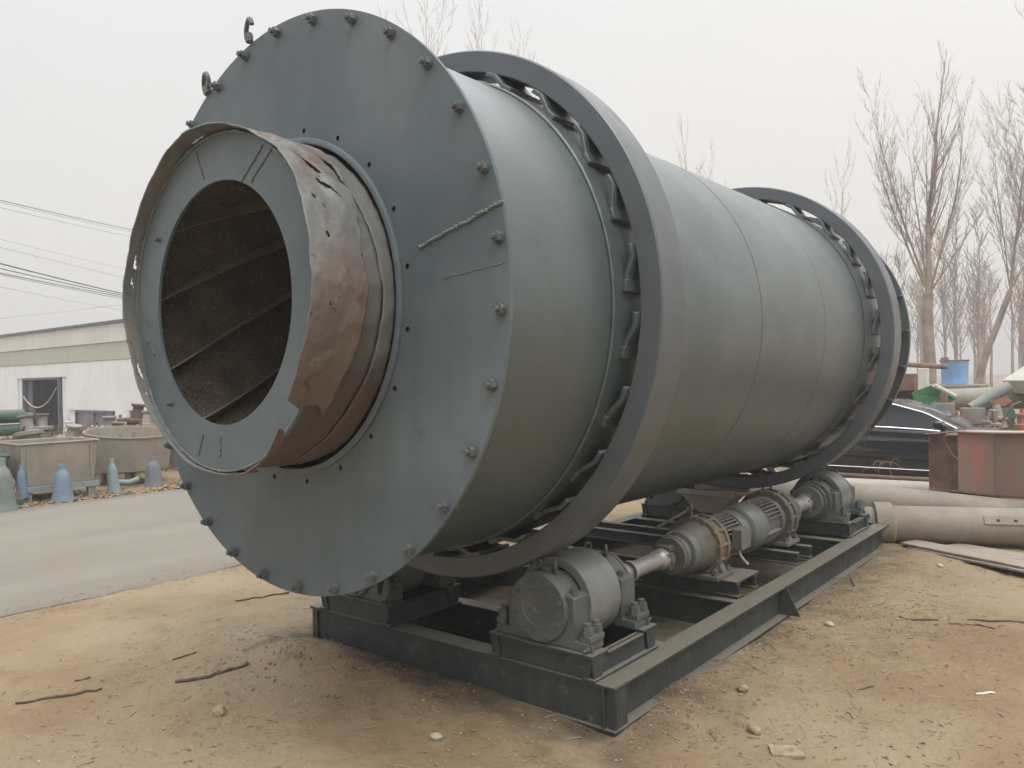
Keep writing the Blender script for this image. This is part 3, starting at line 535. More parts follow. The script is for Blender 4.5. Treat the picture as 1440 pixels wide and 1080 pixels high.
# ------------------------------------------------------------ roller stands, bearing housings and support rollers
def make_station(cx, yc, s, label_s, label_r):
    """s = +1: right-hand side; the bearing base bolts and stops mirror with s"""
    st = thing('roller_stand', label_s, 'roller stand', T((cx, yc, ZT)), 'roller stands on the base frame')
    def X(v): return cx + s * v
    h0, h1 = ZT + .006, ZT + .098
    # two cross channels with flared end posts, tied by side channels
    for yy, sh_ in ((yc - .185, -.045), (yc + .185, .045)):
        m_ = MB(); m_.b2(X(-.245), X(.245), yy - .055, yy + .055, h1 - .011, h1); m_.b2(X(-.225), X(.225), yy + sh_ * .7 - .004, yy + sh_ * .7 + .004, h0, h1 - .011)
        part('cross_channel', m_, 'frame', st, **BV)
    for xx in (-.225, .225):
        m_ = MB(); m_.b2(X(xx) - .005, X(xx) + .005, yc - .2, yc + .2, h0, h1 - .012); m_.b2(X(xx - .02), X(xx + .02), yc - .13, yc + .13, h1 - .02, h1 - .012)
        m_.b2(X(xx - .025), X(xx + .025), yc - .235, yc + .235, h0 - .004, h0 + .006)
        part('side_channel', m_, 'frame', st, **BV)
        for ys_ in (-1, 1):
            m_ = MB(); y0 = yc + ys_ * .225
            m_.prism([(X(xx * 1.075), h1 - .012), (X(xx * 1.075 - math.copysign(.035, xx)), h1 - .012), (X(xx * .98 - math.copysign(.03, xx)), h0), (X(xx * .98), h0)], .008, (0, y0 - .004, 0))
            m_.prism([(y0 - ys_ * .07, h1 - .012), (y0 + ys_ * .012, h1 - .012), (y0 - ys_ * .004, h0), (y0 - ys_ * .055, h0)], .008, (X(xx * 1.055) - .004, 0, 0), (0, 1, 0), (0, 0, 1), (1, 0, 0))
            part('flared_post', m_, 'frame', st, **BV)
            m_ = MB(); p = V((X(xx * .93), y0 - ys_ * .02, h1 + .012))
            m_.box(p, (.034, .012, .028)); m_.hexbolt(p + V((0, ys_ * .006, 0)), (0, ys_, 0), .010, .016, 1.2)
            part('stop_screw', m_, 'cast', st, smooth=30, unit=True)
    rl = thing('support_roller', label_r, 'support roller', T((cx, yc, h1)), 'support rollers under the riding rings')
    zc = -1.1255
    # wheel with a recessed web
    w = MB(); R0 = .172; ya, yb = yc - .125, yc + .085
    w.lathe([(ya + .0, R0 * .80), (ya, R0 - .004), (ya + .004, R0), (yb - .004, R0), (yb, R0 - .004), (yb, R0 * .80), (yb - .035, R0 * .76), (yb - .035, .06), (ya + .035, .06), (ya + .035, R0 * .76)], (cx, 0, zc), (0, 1, 0), 72, closed=True)
    wh = part('wheel', w, 'wheel', rl, smooth=30, unit=True)
    q = MB(); q.cyl((cx, yc - .22, zc), (cx, yc + .24, zc), .052, n=24); part('axle', q, 'cast', rl, smooth=30, unit=True)
    for j in range(6):
        a = j * pi / 3 + .4; q = MB(); q.cyl((cx + .10 * cos(a), ya + .034, zc + .10 * sin(a)), (cx + .10 * cos(a), ya + .0335 - .001, zc + .10 * sin(a)), .022, n=14); part('web_hole', q, 'dark', wh, smooth=30, unit=True)
    for ys_ in (-1, 1):
        yh = yc + ys_ * .168; t = .052   # half thickness along the axis
        hb = MB()
        hb.b2(X(-.215), X(.215), yh - t, yh + t, h1 + .001, h1 + .034)
        hb.prism([(X(-.155), h1 + .03), (X(.155), h1 + .03), (X(.155), zc + .052), (X(.128), zc + .060), (X(.10), zc + .062), (X(-.10), zc + .062), (X(-.128), zc + .060), (X(-.155), zc + .052)], 2 * t, (0, yh - t, 0))
        hg = part('bearing_housing', hb, 'cast', rl, smooth=30, bevel=.006, unit=True)
        q = MB(); q.lathe([(yh - t - .004, .118), (yh - t + .003, .128), (yh + t - .003, .128), (yh + t + .004, .118)], (cx, 0, zc), (0, 1, 0), 48); part('bearing_cap', q, 'cast', hg, smooth=30, unit=True)
        q = MB(); f0 = yh + ys_ * t
        q.lathe([(0, .131), (.014, .131), (.019, .126), (.019, .072), (.0165, .069), (.0165, .022), (.012, .018), (.012, .001)], (cx, f0, zc), (0, ys_, 0), 56); part('cover_disc', q, 'cast', hg, smooth=30, unit=True)
        for j in range(8):
            a = j * pi / 4 + .3; q = MB(); q.hexbolt((cx + .108 * cos(a), f0 + ys_ * .018, zc + .108 * sin(a)), (0, ys_, 0), .011, .008, .4); part('cover_bolt', q, 'bolt', hg, smooth=30, unit=True)
        for xx in (-.045, .045):
            q = MB(); a = V((X(xx), yh + ys_ * .01, zc + .122)); q.cyl(a, a + V((0, 0, .014)), .009, n=8); q.torus(a + V((0, 0, .030)), (1, .5 * xx / abs(xx), 0), .016, .0055, 16, 6); part('eye_bolt', q, 'cast', hg, smooth=60, unit=True)
        q = MB(); q.lathe([(0, .026), (.012, .026), (.018, .018)], (X(0), yh, zc + .126), (0, 0, 1), 16); part('grease_cap', q, 'cast', hg, smooth=30, unit=True)
        for xx in (-1, 1):
            q = MB(); q.hexbolt((X(xx * .118), yh, zc + .060), (0, 0, 1), .016, .010, .5); q.hexbolt((X(xx * .138), yh - .02, zc + .057), (0, 0, 1), .010, .008, .5); part('cap_bolt', q, 'bolt', hg, smooth=30, unit=True)
            q = MB(); q.b2(X(xx * .178), X(xx * .222), yh - .048, yh + .048, h1 + .035, h1 + .056); part('clamp_pad', q, 'cast', hg, smooth=0, bevel=.003, unit=True)
            for yy in (-.028, .028):
                q = MB(); a = V((X(xx * .198), yh + yy, h1 + .056)); q.lathe([(0, .024), (.016, .024)], a, (0, 0, 1), 6); q.lathe([(.0165, .0225), (.032, .0225)], a, (0, 0, 1), 6); q.lathe([(.032, .014), (.046, .014)], a, (0, 0, 1), 10); part('anchor_bolt', q, 'cast', hg, smooth=30, unit=True)
    return rl
make_station(.540, .935, 1, 'welded grey stand on the near front corner of the base frame', 'grey support roller between two bearing housings at the near front corner of the frame')
make_station(.540, 4.035, 1, 'welded grey stand at the far end of the right side beam', 'grey support roller at the far right corner of the frame, beside the long pipes')
make_station(-.540, .935, -1, 'welded grey stand on the front beam behind the bottom of the big end plate', 'support roller in shadow behind the bottom of the big end plate')
make_station(-.540, 4.035, -1, 'welded grey stand in shadow at the far left corner of the frame', 'support roller in deep shadow at the far left corner of the frame')

t = thing('small_trough', 'small pinkish tan open trough behind the gear motors under the drum', 'trough', (-.22, 5.60, .24))
q = MB(); q.loft([[V((-.22 + sx_ * w, 5.60 + sy_ * d_, z)) for sx_, sy_ in ((-1, -1), (1, -1), (1, 1), (-1, 1))] for w, d_, z in ((.12, .12, .40), (.30, .2, .60), (.29, .19, .60), (.11, .11, .42))]); part('hopper_body', q, 'redlip', t, smooth=0, bevel=.004)
for x_ in (-.30, -.14): part('trough_leg', MB().b2(x_ - .02, x_ + .02, 5.52, 5.64, .243, .41), 'rustbrown', t, smooth=0)
for y_ in (5.39, 5.81):
    q = MB(); q.b2(-.54, .10, y_ - .025, y_ + .025, .602, .66); part('rim_bar', q, 'pipe2', t, smooth=0, bevel=.006)
q = MB(); q.tube([(.12, 5.45, .63), (.2, 5.48, .64), (.24, 5.5, .61)], .02, 6); part('handle', q, 'redlip', t, smooth=50)

# ------------------------------------------------------------ drive shafts and gear motors
AX, AZ = .540, -1.1255
def joint(mb, y, d, r=.078):
    mb.lathe([(0, r), (.03, r)], (AX, y, AZ), (0, d, 0), 28)
    for sg in (-1, 1): mb.box((AX, y - d * .028, AZ + sg * .045), (.07, .06, .022)); 
    for sg in (-1, 1): mb.box((AX + sg * .038, y - d * .06, AZ), (.02, .06, .06))
    mb.cyl((AX, y - d * .04, AZ - .055), (AX, y - d * .04, AZ + .055), .018, n=10); mb.cyl((AX - .055, y - d * .045, AZ), (AX + .055, y - d * .045, AZ), .022, n=10)
sh1 = thing('drive_shaft', 'short bare metal jointed shaft between the near roller and the brown gear motor', 'drive shaft', T((AX, 1.5, AZ - .08)), 'jointed drive shafts')
q = MB(); q.lathe([(1.165, .085), (1.185, .085), (1.19, .062), (1.24, .058), (1.245, .07), (1.27, .07), (1.275, .055), (1.32, .048)], (AX, 0, AZ), (0, 1, 0), 32); part('roller_coupling', q, 'shaft', sh1, smooth=30, unit=True)
q = MB(); q.lathe([(1.32, .040), (1.36, .040), (1.36, .047), (1.385, .047), (1.385, .038), (1.62, .038), (1.64, .05), (1.67, .05)], (AX, 0, AZ), (0, 1, 0), 28); part('shaft_tube', q, 'shaft', sh1, smooth=30, unit=True)
q = MB(); joint(q, 1.735, 1, .09); part('universal_joint', q, 'gear', sh1, smooth=30, bevel=.003, unit=True)
q = MB()
for i in range(3): q.torus((AX, 1.345 + .02 * i, AZ), (0.1 * i, 1, .08), .046 - .004 * i, .0035, 28, 5)
part('wire_wrap', q, 'black', sh1, smooth=60, unit=True)
sh2 = thing('drive_shaft', 'short jointed shaft between the second gear motor and the far roller', 'drive shaft', T((AX, 3.4, AZ - .08)), 'jointed drive shafts')
q = MB(); q.lathe([(3.30, .065), (3.33, .065), (3.34, .048), (3.60, .048), (3.62, .055), (3.64, .055)], (AX, 0, AZ), (0, 1, 0), 28); part('shaft_tube', q, 'shaft', sh2, smooth=30, unit=True)
q = MB(); joint(q, 3.69, 1, .105); part('universal_joint', q, 'motor', sh2, smooth=30, bevel=.003, unit=True)
q = MB(); q.lathe([(3.72, .12), (3.735, .12), (3.74, .095), (3.78, .09), (3.80, .11), (3.81, .11)], (AX, 0, AZ), (0, 1, 0), 32); part('roller_coupling', q, 'cast', sh2, smooth=30, unit=True)

def gear_motor(y0, d, m_gear, m_ring, m_motor, label, cowl_len, hook, K=1.0):
    """d: +1 output shaft points to -y"""
    L_ = lambda v: y0 + d * v
    g_ = thing('gear_motor', label, 'gear motor', T((AX, L_(.25), -1.273)), 'gear motors driving the rollers')
    def lz(prof, nm, mt, par, n=40): 
        qq = MB(); qq.lathe([(v, r * K) for v, r in prof], (AX, y0, AZ), (0, d, 0), n); return part(nm, qq, mt, par, smooth=30, unit=True)
    lz([(-.005, .055), (.02, .055), (.02, .092), (.045, .092), (.05, .08), (.075, .08), (.08, .10), (.10, .105), (.12, .108)], 'output_hub', 'cowl', g_)
    bell = lz([(.10, .098), (.13, .108), (.24, .122), (.25, .130), (.255, .130)], 'gearbox_bell', m_gear, g_)
    ring = lz([(.255, .150), (.285, .150), (.285, .138), (.345, .138), (.345, .150), (.37, .150), (.37, .12)], 'gearbox_ring', m_ring, g_, 48)
    for j in range(12):
        a = j * pi / 6 + .1; qq = MB(); c = V((AX + .141 * K * cos(a), 0, AZ + .141 * K * sin(a)))
        qq.cyl(c + V((0, L_(.245), 0)), c + V((0, L_(.382), 0)), .0095, n=8); part('ring_bolt', qq, m_ring, ring, smooth=30, unit=True)
    lz([(.37, .118), (.40, .112), (.40, .095), (.62, .095), (.62, .108), (.645, .108)], 'motor_core', 'motor', g_)
    proto = None
    for j in range(36):
        a = 2 * pi * j / 36; 
        if abs(sin(a)) < .25 and cos(a) > 0: continue
        if proto is None:
            qq = MB(); qq.box((.106 * K, 0, 0), (.026, .21, .0055)); qq.v = [x * S for x in qq.v]
            proto = mk('cooling_fin', qq, m_motor, smooth=0); proto.parent = g_; fo = proto
        else: fo = inst(proto, 'cooling_fin', g_, (0, 0, 0))
        fo.location = T((AX, L_(.51), AZ)) - ORG[g_.name]; fo.rotation_euler = (0, -a, 0)
    cw = lz([(.63, .118), (.66, .124), (.66 + cowl_len * .55, .122), (.66 + cowl_len * .85, .105), (.66 + cowl_len, .07), (.66 + cowl_len, .001)], 'fan_cowl', 'cowl', g_)
    # terminal box on the right side, canted
    if hook:
        qq = MB(); qq.box((AX + .128, L_(.54), AZ + .012), (.05, .11, .10)); tbx = part('terminal_box', qq, m_motor, g_, smooth=30, bevel=.008, unit=True)
        qq = MB(); qq.box((AX + .157, L_(.54), AZ + .012), (.01, .118, .108)); part('box_lid', qq, 'motor', tbx, smooth=30, bevel=.004, unit=True)
        qq = MB(); qq.tube([(AX + .13, L_(.52), AZ - .03), (AX + .145, L_(.50), AZ - .07), (AX + .15, L_(.53), AZ - .10), (AX + .165, L_(.55), AZ - .125)], .007, 6); part('cable_stub', qq, 'wire', tbx, smooth=60, unit=True)
    # foot pedestal
    zb = -1.272
    ft = MB(); ft.b2(AX - .155, AX + .155, L_(.20), L_(.40), zb, zb + .022)
    foot = part('foot_plate', ft, m_gear, g_, smooth=0, bevel=.004, unit=True)
    for sg in (-1, 1):
        qq = MB(); qq.prism([(AX + sg * .075, AZ - .10), (AX + sg * .11, AZ - .045), (AX + sg * .145, zb + .022), (AX + sg * .06, zb + .022)], .05 , (0, min(L_(.29), L_(.34)), 0)); qq.prism([(min(L_(.22), L_(.38)), zb + .022), (max(L_(.22), L_(.38)), zb + .022), (max(L_(.29), L_(.34)), AZ - .07), (min(L_(.29), L_(.34)), AZ - .07)], .012, (AX + sg * .115 - .006, 0, 0), (0, 1, 0), (0, 0, 1), (1, 0, 0))
        part('foot_leg', qq, m_gear, foot, smooth=0, bevel=.004, unit=True)
        for v in (.225, .375):
            qq = MB(); qq.hexbolt((AX + sg * .135, L_(v), zb + .022), (0, 0, 1), .017, .014, .9); part('foot_bolt', qq, 'bolt', foot, smooth=30, unit=True)
    if hook:
        qq = MB(); qq.tube([(AX - .02, L_(.30), AZ + .135), (AX - .025, L_(.29), AZ + .165)], .008, 6); a = V((AX - .03, L_(.28), AZ + .19)); qq.torus(a, (.5, 1, 0), .02, .008, 18, 6)
        qq.tube([a + V((-.01, -.01, -.015)), a + V((-.07, -.10, -.06)), a + V((-.10, -.16, -.085))], .007, 6); part('lifting_eye', qq, 'gearrust', ring, smooth=60, unit=True)
    else:
        for v in (-.02, .03):
            qq = MB(); qq.cyl((AX + v, L_(.33), AZ + .13), (AX + v, L_(.33), AZ + .20), .006, n=6); part('lifting_eye', qq, 'black', ring, smooth=60, unit=True)
    return g_
gear_motor(1.745, 1, 'gear', 'gearrust', 'motor', 'dusty brown gearbox with finned motor and rusty ring, nearer the camera', .09, True)
gear_motor(3.31, -1, 'motor', 'gear', 'motor', 'grey finned motor with rounded fan cowl, behind the brown gearbox', .15, False, 1.13)
#@@BG
# ------------------------------------------------------------ left side: shed, pans, posts along the road verge
shed = thing('metal_shed', 'long low shed with white sheet walls, dark doorway and blue framed windows across the road', 'shed', (-26, 9.0, 0))
WX0, WX1, WY = -40.0, -12.5, 9.0
x = WX0; pw = .9
while x < WX1 - .01:
    segs = [(0, 2.71)]
    x1 = min(x + pw, WX1)
    # openings: doorway and two windows
    def cut(segs, a, b, z0, z1):
        if x1 - .02 <= a or x + .02 >= b: return segs
        return [q for s0, s1 in segs for q in ((s0, min(s1, z0)), (max(s0, z1), s1)) if q[1] - q[0] > .02]
    segs = cut(segs, -29.5, -26.2, 0, 2.23); segs = cut(segs, -24.9, -22.1, .15, 1.09); segs = cut(segs, -20.9, -18.9, .15, 1.12)
    for z0, z1 in segs:
        b = MB(); b.b2(x + .003, x1 - .003, WY, WY + .05, z0, z1); b.b2(x + .003, x + .035, WY - .015, WY, z0, z1)
        part('wall_panel', b, 'wall', shed, smooth=0)
    x = x1
b = MB(); b.b2(WX0, WX1, WY + .06, WY + .12, 0, 2.7)
b = MB(); b.b2(WX0, -29.55, WY + .06, WY + .1, 0, 2.7); b.b2(-26.15, -24.95, WY + .06, WY + .1, 0, 2.7); b.b2(-22.05, -20.95, WY + .06, WY + .1, 0, 2.7); b.b2(-18.85, WX1, WY + .06, WY + .1, 0, 2.7); part('wall_lining', b, 'wall', shed, smooth=0)
x = WX0
while x < WX1 - .1:
    b = MB(); b.b2(x + .003, x + 1.830, WY - .02, WY + .05, 2.72, 3.27); part('skylight_strip', b, 'skylight', shed, smooth=0); x += 1.833
x = WX0
while x < WX1 - .1:
    b = MB(); b.b2(x + .003, x + 2.747, WY - .06, WY + .05, 3.28, 3.86); part('fascia_panel', b, 'parapet', shed, smooth=0); x += 2.75
b = MB(); b.b2(WX0, WX1 + .1, WY - .14, WY + .2, 3.865, 3.95); part('roof_edge', b, 'bluetrim', shed, smooth=0)
b = MB(); b.add([(WX0, WY, 3.9), (WX1, WY, 3.9), (WX1, WY + 12, 4.9), (WX0, WY + 12, 4.9), (WX0, WY, 3.84), (WX1, WY, 3.84), (WX1, WY + 12, 4.84), (WX0, WY + 12, 4.84)], [(0, 1, 2, 3), (7, 6, 5, 4), (0, 4, 5, 1), (1, 5, 6, 2), (2, 6, 7, 3), (3, 7, 4, 0)]); part('roof', b, 'parapet', shed, smooth=0)
b = MB(); b.b2(WX1 - .05, WX1, WY + .06, WY + 12, 0, 4.2); b.b2(WX0, WX0 + .05, WY + .06, WY + 12, 0, 4.2); b.b2(WX0, WX1, WY + 12, WY + 12.06, 0, 4.8); part('side_wall', b, 'wall', shed, smooth=0)
for (a, c, z0, z1, nm) in ((-29.5, -26.2, 0, 2.23, 'doorway'), (-24.9, -22.1, .15, 1.09, 'window'), (-20.9, -18.9, .15, 1.12, 'window')):
    f = MB(); f.b2(a, a + .08, WY - .05, WY + .06, z0, z1); f.b2(c - .08, c, WY - .05, WY + .06, z0, z1); f.b2(a + .08, c - .08, WY - .05, WY + .06, z1 - .08, z1)
    if nm == 'window':
        f.b2(a + .08, c - .08, WY - .05, WY + .06, z0, z0 + .06); f.b2((a + c) / 2 - .03, (a + c) / 2 + .03, WY - .04, WY + .05, z0 + .06, z1 - .08)
    fr = part(nm, f, 'bluetrim', shed, smooth=0)
    if nm == 'window':
        for q0, q1 in ((a + .08, (a + c) / 2 - .03), ((a + c) / 2 + .03, c - .08)):
            g_ = MB(); g_.b2(q0, q1, WY + .01, WY + .02, z0 + .06, z1 - .08); part('pane', g_, 'dullglass', fr, smooth=0)
    else:
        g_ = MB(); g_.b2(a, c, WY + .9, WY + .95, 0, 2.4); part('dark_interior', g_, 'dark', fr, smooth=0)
        g_ = MB(); g_.b2(a + .08, a + .55, WY + .1, WY + .14, 0, 2.1); part('door_leaf', g_, 'bluetrim', fr, smooth=0)
pts = [(-29.3 + 3.0 * t, WY - .08, 1.55 - .55 * (1 - (2 * t - 1) ** 2) + .3 * t) for t in [i / 14 for i in range(15)]]
solo('hanging_rope', MB().tube(pts, .018, 5), 'whitepost', 'pale rope sagging across the dark doorway of the white shed', 'rope', smooth=60)

def bottle_post(loc, h, w, m, label, lean=0, flat=1):
    prof = [(0, w * .58), (.05 * h, w * .54), (.22 * h, w * .455), (.45 * h, w * .41), (.6 * h, w * .38), (.70 * h, w * .31), (.765 * h, w * .22), (.79 * h, w * .19), (.93 * h, w * .18)]
    mb = MB(); 
    for d, r in prof: pass
    prof = [(d, r * .80) for d, r in prof]; mb.lathe(prof, (0, 0, 0), (0, 0, 1), 22)
    mb.v = [V((x.x * flat + x.z * lean * .5 + .01 * fbm(x.z * 4, x.x * 3), x.y + x.z * lean, x.z)) + V(loc) for x in mb.v]
    t = thing('bottle_shaped_post', label, 'post', loc, 'bottle shaped posts along the road verge')
    part('body', mb, m, t, smooth=50)
    b = MB(); b.lathe([(.03 * h, w * .168), (.235 * h, w * .162), (.25 * h, w * .05)], V(loc) + V((.75 * h * lean * .5, .8 * h * lean, 0)), (0, 0, 1), 18); part('cap_sleeve', b, 'junkgrey', t, smooth=40)
bottle_post((-10.15, 1.92, 0), .88, .52, 'palegreen', 'large green and beige bottle-shaped post at the left edge of the photo')
bottle_post((-10.45, 2.92, 0), .66, .40, 'bluepaint', 'bright blue bottle-shaped post in front of the first tan steel pan')
bottle_post((-10.85, 3.93, 0), .64, .27, 'paleblue', 'slim pale blue bottle-shaped post between the two tan pans', -.05)
bottle_post((-10.95, 4.70, 0), .60, .40, 'greyblue', 'purple grey bottle-shaped post in front of the round tan pan')
bottle_post((-10.95, 5.35, 0), .55, .34, 'paleblue', 'pale blue bottle-shaped post next to the rim of the drum nose')
bottle_post((-10.75, 2.42, .1), .58, .22, 'bluepaint', 'narrow bright blue post beside the green pan, half hidden')

def pan(x0, y0, y1, depth, z0, z1, m, label, name='steel_pan', back=0, group=None):
    """open rectangular trough with a lipped rim, standing on a channel and feet; x0 is the road side"""
    t = thing(name, label, 'steel pan', (x0, (y0 + y1) / 2, 0), group)
    xb = x0 - depth; th = .02
    f = MB(); sl_ = .05
    for (a, b_, c, d) in (((x0, y0), (x0, y1), (x0 - sl_, y0 + sl_), (x0 - sl_, y1 - sl_)), ((xb, y1), (xb, y0), (xb + sl_, y1 - sl_), (xb + sl_, y0 + sl_)), ((x0, y1), (xb, y1), (x0 - sl_, y1 - sl_), (xb + sl_, y1 - sl_)), ((xb, y0), (x0, y0), (xb + sl_, y0 + sl_), (x0 - sl_, y0 + sl_))):
        zb = z1 + (back if a[0] == xb and b_[0] == xb else 0); za = z1 + (back if a[0] == xb else 0); zc_ = z1 + (back if b_[0] == xb else 0)
        q = MB(); nrm = (V((b_[0], b_[1], 0)) - V((a[0], a[1], 0))).cross(V((0, 0, 1))).normalized() * -th
        v = [V((c[0], c[1], z0)), V((d[0], d[1], z0)), V((b_[0], b_[1], zc_)), V((a[0], a[1], za))]
        q.add(v + [p + nrm for p in v], [(0, 1, 2, 3), (7, 6, 5, 4), (0, 4, 5, 1), (1, 5, 6, 2), (2, 6, 7, 3), (3, 7, 4, 0)])
        w_ = part('side_plate', q, m, t, smooth=0, bevel=.004)
        rp = MB(); rp.tube([V((a[0], a[1], za)), V((b_[0], b_[1], zc_))], .022, 6); part('rolled_rim', rp, m, w_, smooth=50)
    q = MB(); q.b2(xb + sl_, x0 - sl_, y0 + sl_, y1 - sl_, z0 - .01, z0 + .01); part('bottom_plate', q, 'rustbrown', t, smooth=0)
    for qa, qb in ((x0 - .06, x0 + .02), (xb, xb + .08)): part('base_channel', MB().b2(qa, qb, y0, y1, z0 - .10, z0 - .015), 'paleblue', t, smooth=0)
    for yy in (y0 + .12, y1 - .12):
        for qa, qb in ((x0 - .09, x0), (xb, xb + .1)): part('foot', MB().b2(qa, qb, yy - .06, yy + .06, -.02, z0 - .10), 'junkgrey', t, smooth=0)
    for i in range(5):
        yy = y0 + (y1 - y0) * (i + .5) / 5; q = MB(); q.b2(x0 - .012, x0 + .012, yy - .01, yy + .01, z0 + .05, z1 - .03)
        if i in (0, 4): part('edge_rib', q, m, t, smooth=0)
    return t
pan(-10.72, 2.38, 3.62, 1.15, .27, .96, 'tan', 'square tan steel pan on a blue channel, behind the bright blue post')
# round pan
t = thing('round_pan', 'round open tan steel pan with dark inside, partly behind the drum nose', 'steel pan', (-12.0, 4.75, 0))
q = MB(); n = 48; rings = []
for (dz, rr) in ((.25, .66), (.27, .70), (.9, .78), (.9, .75), (.29, .67), (.27, .60)):
    rings.append([V((-12.0 + rr * 1.0 * cos(2 * pi * j / n), 4.75 + rr * 1.0 * sin(2 * pi * j / n), dz + (.16 * (.5 - .5 * cos(2 * pi * j / n)) if dz > .5 else 0))) for j in range(n)])
q.loft(rings, True, (True, True)); part('bowl', q, 'tan', t, smooth=40)
q = MB(); q.tube([V((-12.0 + .785 * cos(2 * pi * j / n), 4.75 + .785 * sin(2 * pi * j / n), .9 + .16 * (.5 - .5 * cos(2 * pi * j / n)))) for j in range(n + 1)], .02, 6); part('rim', q, 'tan', t, smooth=60)
for a in (0.5, -.5, 2.6, -2.6):
    q = MB(); q.cyl((-12 + .55 * cos(a), 4.75 + .55 * sin(a), -.02), (-12 + .55 * cos(a), 4.75 + .55 * sin(a), .26), .05, n=10); part('leg', q, 'junkgrey', t, smooth=40)
for dy in (-.12, .14):
    q = MB(); q.cyl((-12.1, 4.75 + dy, .3), (-12.1, 4.75 + dy, .98), .035, n=10); part('shaft', q, 'junkgrey', t, smooth=40)
q = MB(); q.tube([(-11.25, 4.15, .12), (-11.15, 4.35, .10), (-11.1, 4.5, .16)], .055, 8); part('drain_pipe', q, 'paleblue', t, smooth=50)
# green pan machine on the far left
t = pan(-10.75, 1.2, 2.25, .9, .33, .80, 'green', 'low green steel pan at the left edge with a rusty motor in front', 'green_pan')
q = MB(); q.lathe([(0, .11), (.3, .11)], (-10.62, 1.95, .34), (0, 1, .0), 18); q.b2(-10.74, -10.5, 1.9, 2.3, .12, .22); part('motor', q, 'rustbrown', t, smooth=40)
q = MB(); q.b2(-10.85, -10.45, 1.5, 2.35, .05, .12); part('skid', q, 'green', t, smooth=0)
# stacked green rollers on a rack
t = thing('roller_rack', 'dusty rack carrying two long green rollers behind the green pan', 'rack', (-14.5, 2.6, 0))
for (z, r, m) in ((1.30, .14, 'green'), (1.02, .12, 'green')):
    q = MB(); q.lathe([(0, r * .5), (.03, r), (1.75, r), (1.78, r * .5), (1.95, r * .4)], (-14.4, 2.1, z), (-.18, 1, 0), 24); part('long_roller', q, m, t, smooth=40)
for yy in (2.2, 2.9, 3.7):
    q = MB(); q.b2(-14.75, -14.2, yy - .04, yy + .04, 0, .9); part('rack_leg', q, 'junkgrey', t, smooth=0)
for k_, (yy, z) in enumerate(((2.25, .62), (2.55, .55), (2.9, .6), (3.2, .66))):
    q = MB(); q.lathe([(0, .11), (.22, .13), (.24, .07), (.3, .07)], (-13.9, yy, z - .1), (0, 0, 1), 14); part('iron_casting', q, 'junkgrey', t, smooth=40)
q = MB(); q.b2(-14.8, -13.6, 2.05, 3.9, .38, .46); part('shelf', q, 'tan', t, smooth=0)

def junk(name, label, cat, loc, m, seed, w=1., h=1., extra=None):
    """compact machine: bed, housing, wheel and a pipe or valve on top"""
    rnd = random.Random(seed); t = thing(name, label, cat, loc); x, y, z = loc
    q = MB(); q.b2(x - .4 * w, x + .4 * w, y - .45 * w, y + .45 * w, z, z + .18 * h); part('bed', q, 'junkgrey', t, smooth=0, bevel=.01)
    q = MB(); q.prism([(y - .33 * w, z + .18 * h), (y + .33 * w, z + .18 * h), (y + .26 * w, z + .62 * h), (y + .05 * w, z + .72 * h), (y - .25 * w, z + .66 * h)], .5 * w, (x - .25 * w, 0, 0), (0, 1, 0), (0, 0, 1), (1, 0, 0)); part('housing', q, m, t, smooth=0, bevel=.015)
    q = MB(); q.lathe([(0, .06 * w), (0, .25 * w), (.05, .27 * w), (.05, .20 * w), (.02, .18 * w), (.02, .05 * w)], (x + .27 * w, y + .1 * w, z + .42 * h), (1, 0, 0), 24); part('flywheel', q, 'rustbrown', t, smooth=40)
    q = MB(); q.lathe([(0, .12 * w), (.1 * h, .13 * w), (.12 * h, .07 * w), (.26 * h, .07 * w), (.27 * h, .10 * w), (.30 * h, .10 * w), (.31 * h, .03 * w), (.40 * h, .03 * w)], (x, y - .08 * w, z + .68 * h), (0, 0, 1), 18); part('top_valve', q, extra or m, t, smooth=40)
    q = MB(); q.tube([(x, y + .2 * w, z + .6 * h), (x + .05, y + .32 * w, z + .8 * h), (x + .05, y + .5 * w, z + .82 * h), (x + .05, y + .58 * w, z + .5 * h)], .04 * w, 8); part('bent_pipe', q, 'junkgrey', t, smooth=50)
    return t
junk('valve_stand', 'pale valve body with a capped neck standing behind the square tan pan', 'machine part', (-15.2, 5.0, .15), 'junkgrey', 1, 1.0, .98, 'cream')
junk('small_press', 'rust brown press with a pale top next to the valve stand', 'machine', (-16.2, 6.6, .1), 'rustbrown', 2, 1.2, 1.0, 'junkgrey')
junk('small_press', 'dark brown machine block behind the green rollers, overgrown with dry weeds', 'machine', (-14.6, 4.05, .1), 'rustbrown', 3, 1.0, .9)
junk('small_press', 'grey machine block under the right window of the white shed', 'machine', (-16.0, 8.0, 0), 'junkgrey', 4, 1.2, 1.0)
for k_, (xx, yy, ww, hh, mm, lb) in enumerate([(-17.5, 4.3, 1.6, .75, 'tan', 'low tan steel tank behind the roller rack'), (-17.8, 7.3, 1.5, .85, 'junkgrey', 'grey steel tank in the yard below the first shed window')]):
    t = thing('steel_tank', lb, 'tank', (xx, yy, 0)); q = MB(); q.b2(xx - .5, xx + .5, yy - ww / 2, yy + ww / 2, .12, hh); part('tank_body', q, mm, t, smooth=0, bevel=.04)
    for a in (-.35, 0, .35):
        q = MB(); q.b2(xx + .5, xx + .53, yy + a * ww - .03, yy + a * ww + .03, .12, hh); part('rib', q, mm, t, smooth=0)
    for a in (-.4, .4):
        q = MB(); q.b2(xx - .45, xx + .45, yy + a * ww - .06, yy + a * ww + .06, -.02, .12); part('foot', q, 'rustbrown', t, smooth=0)

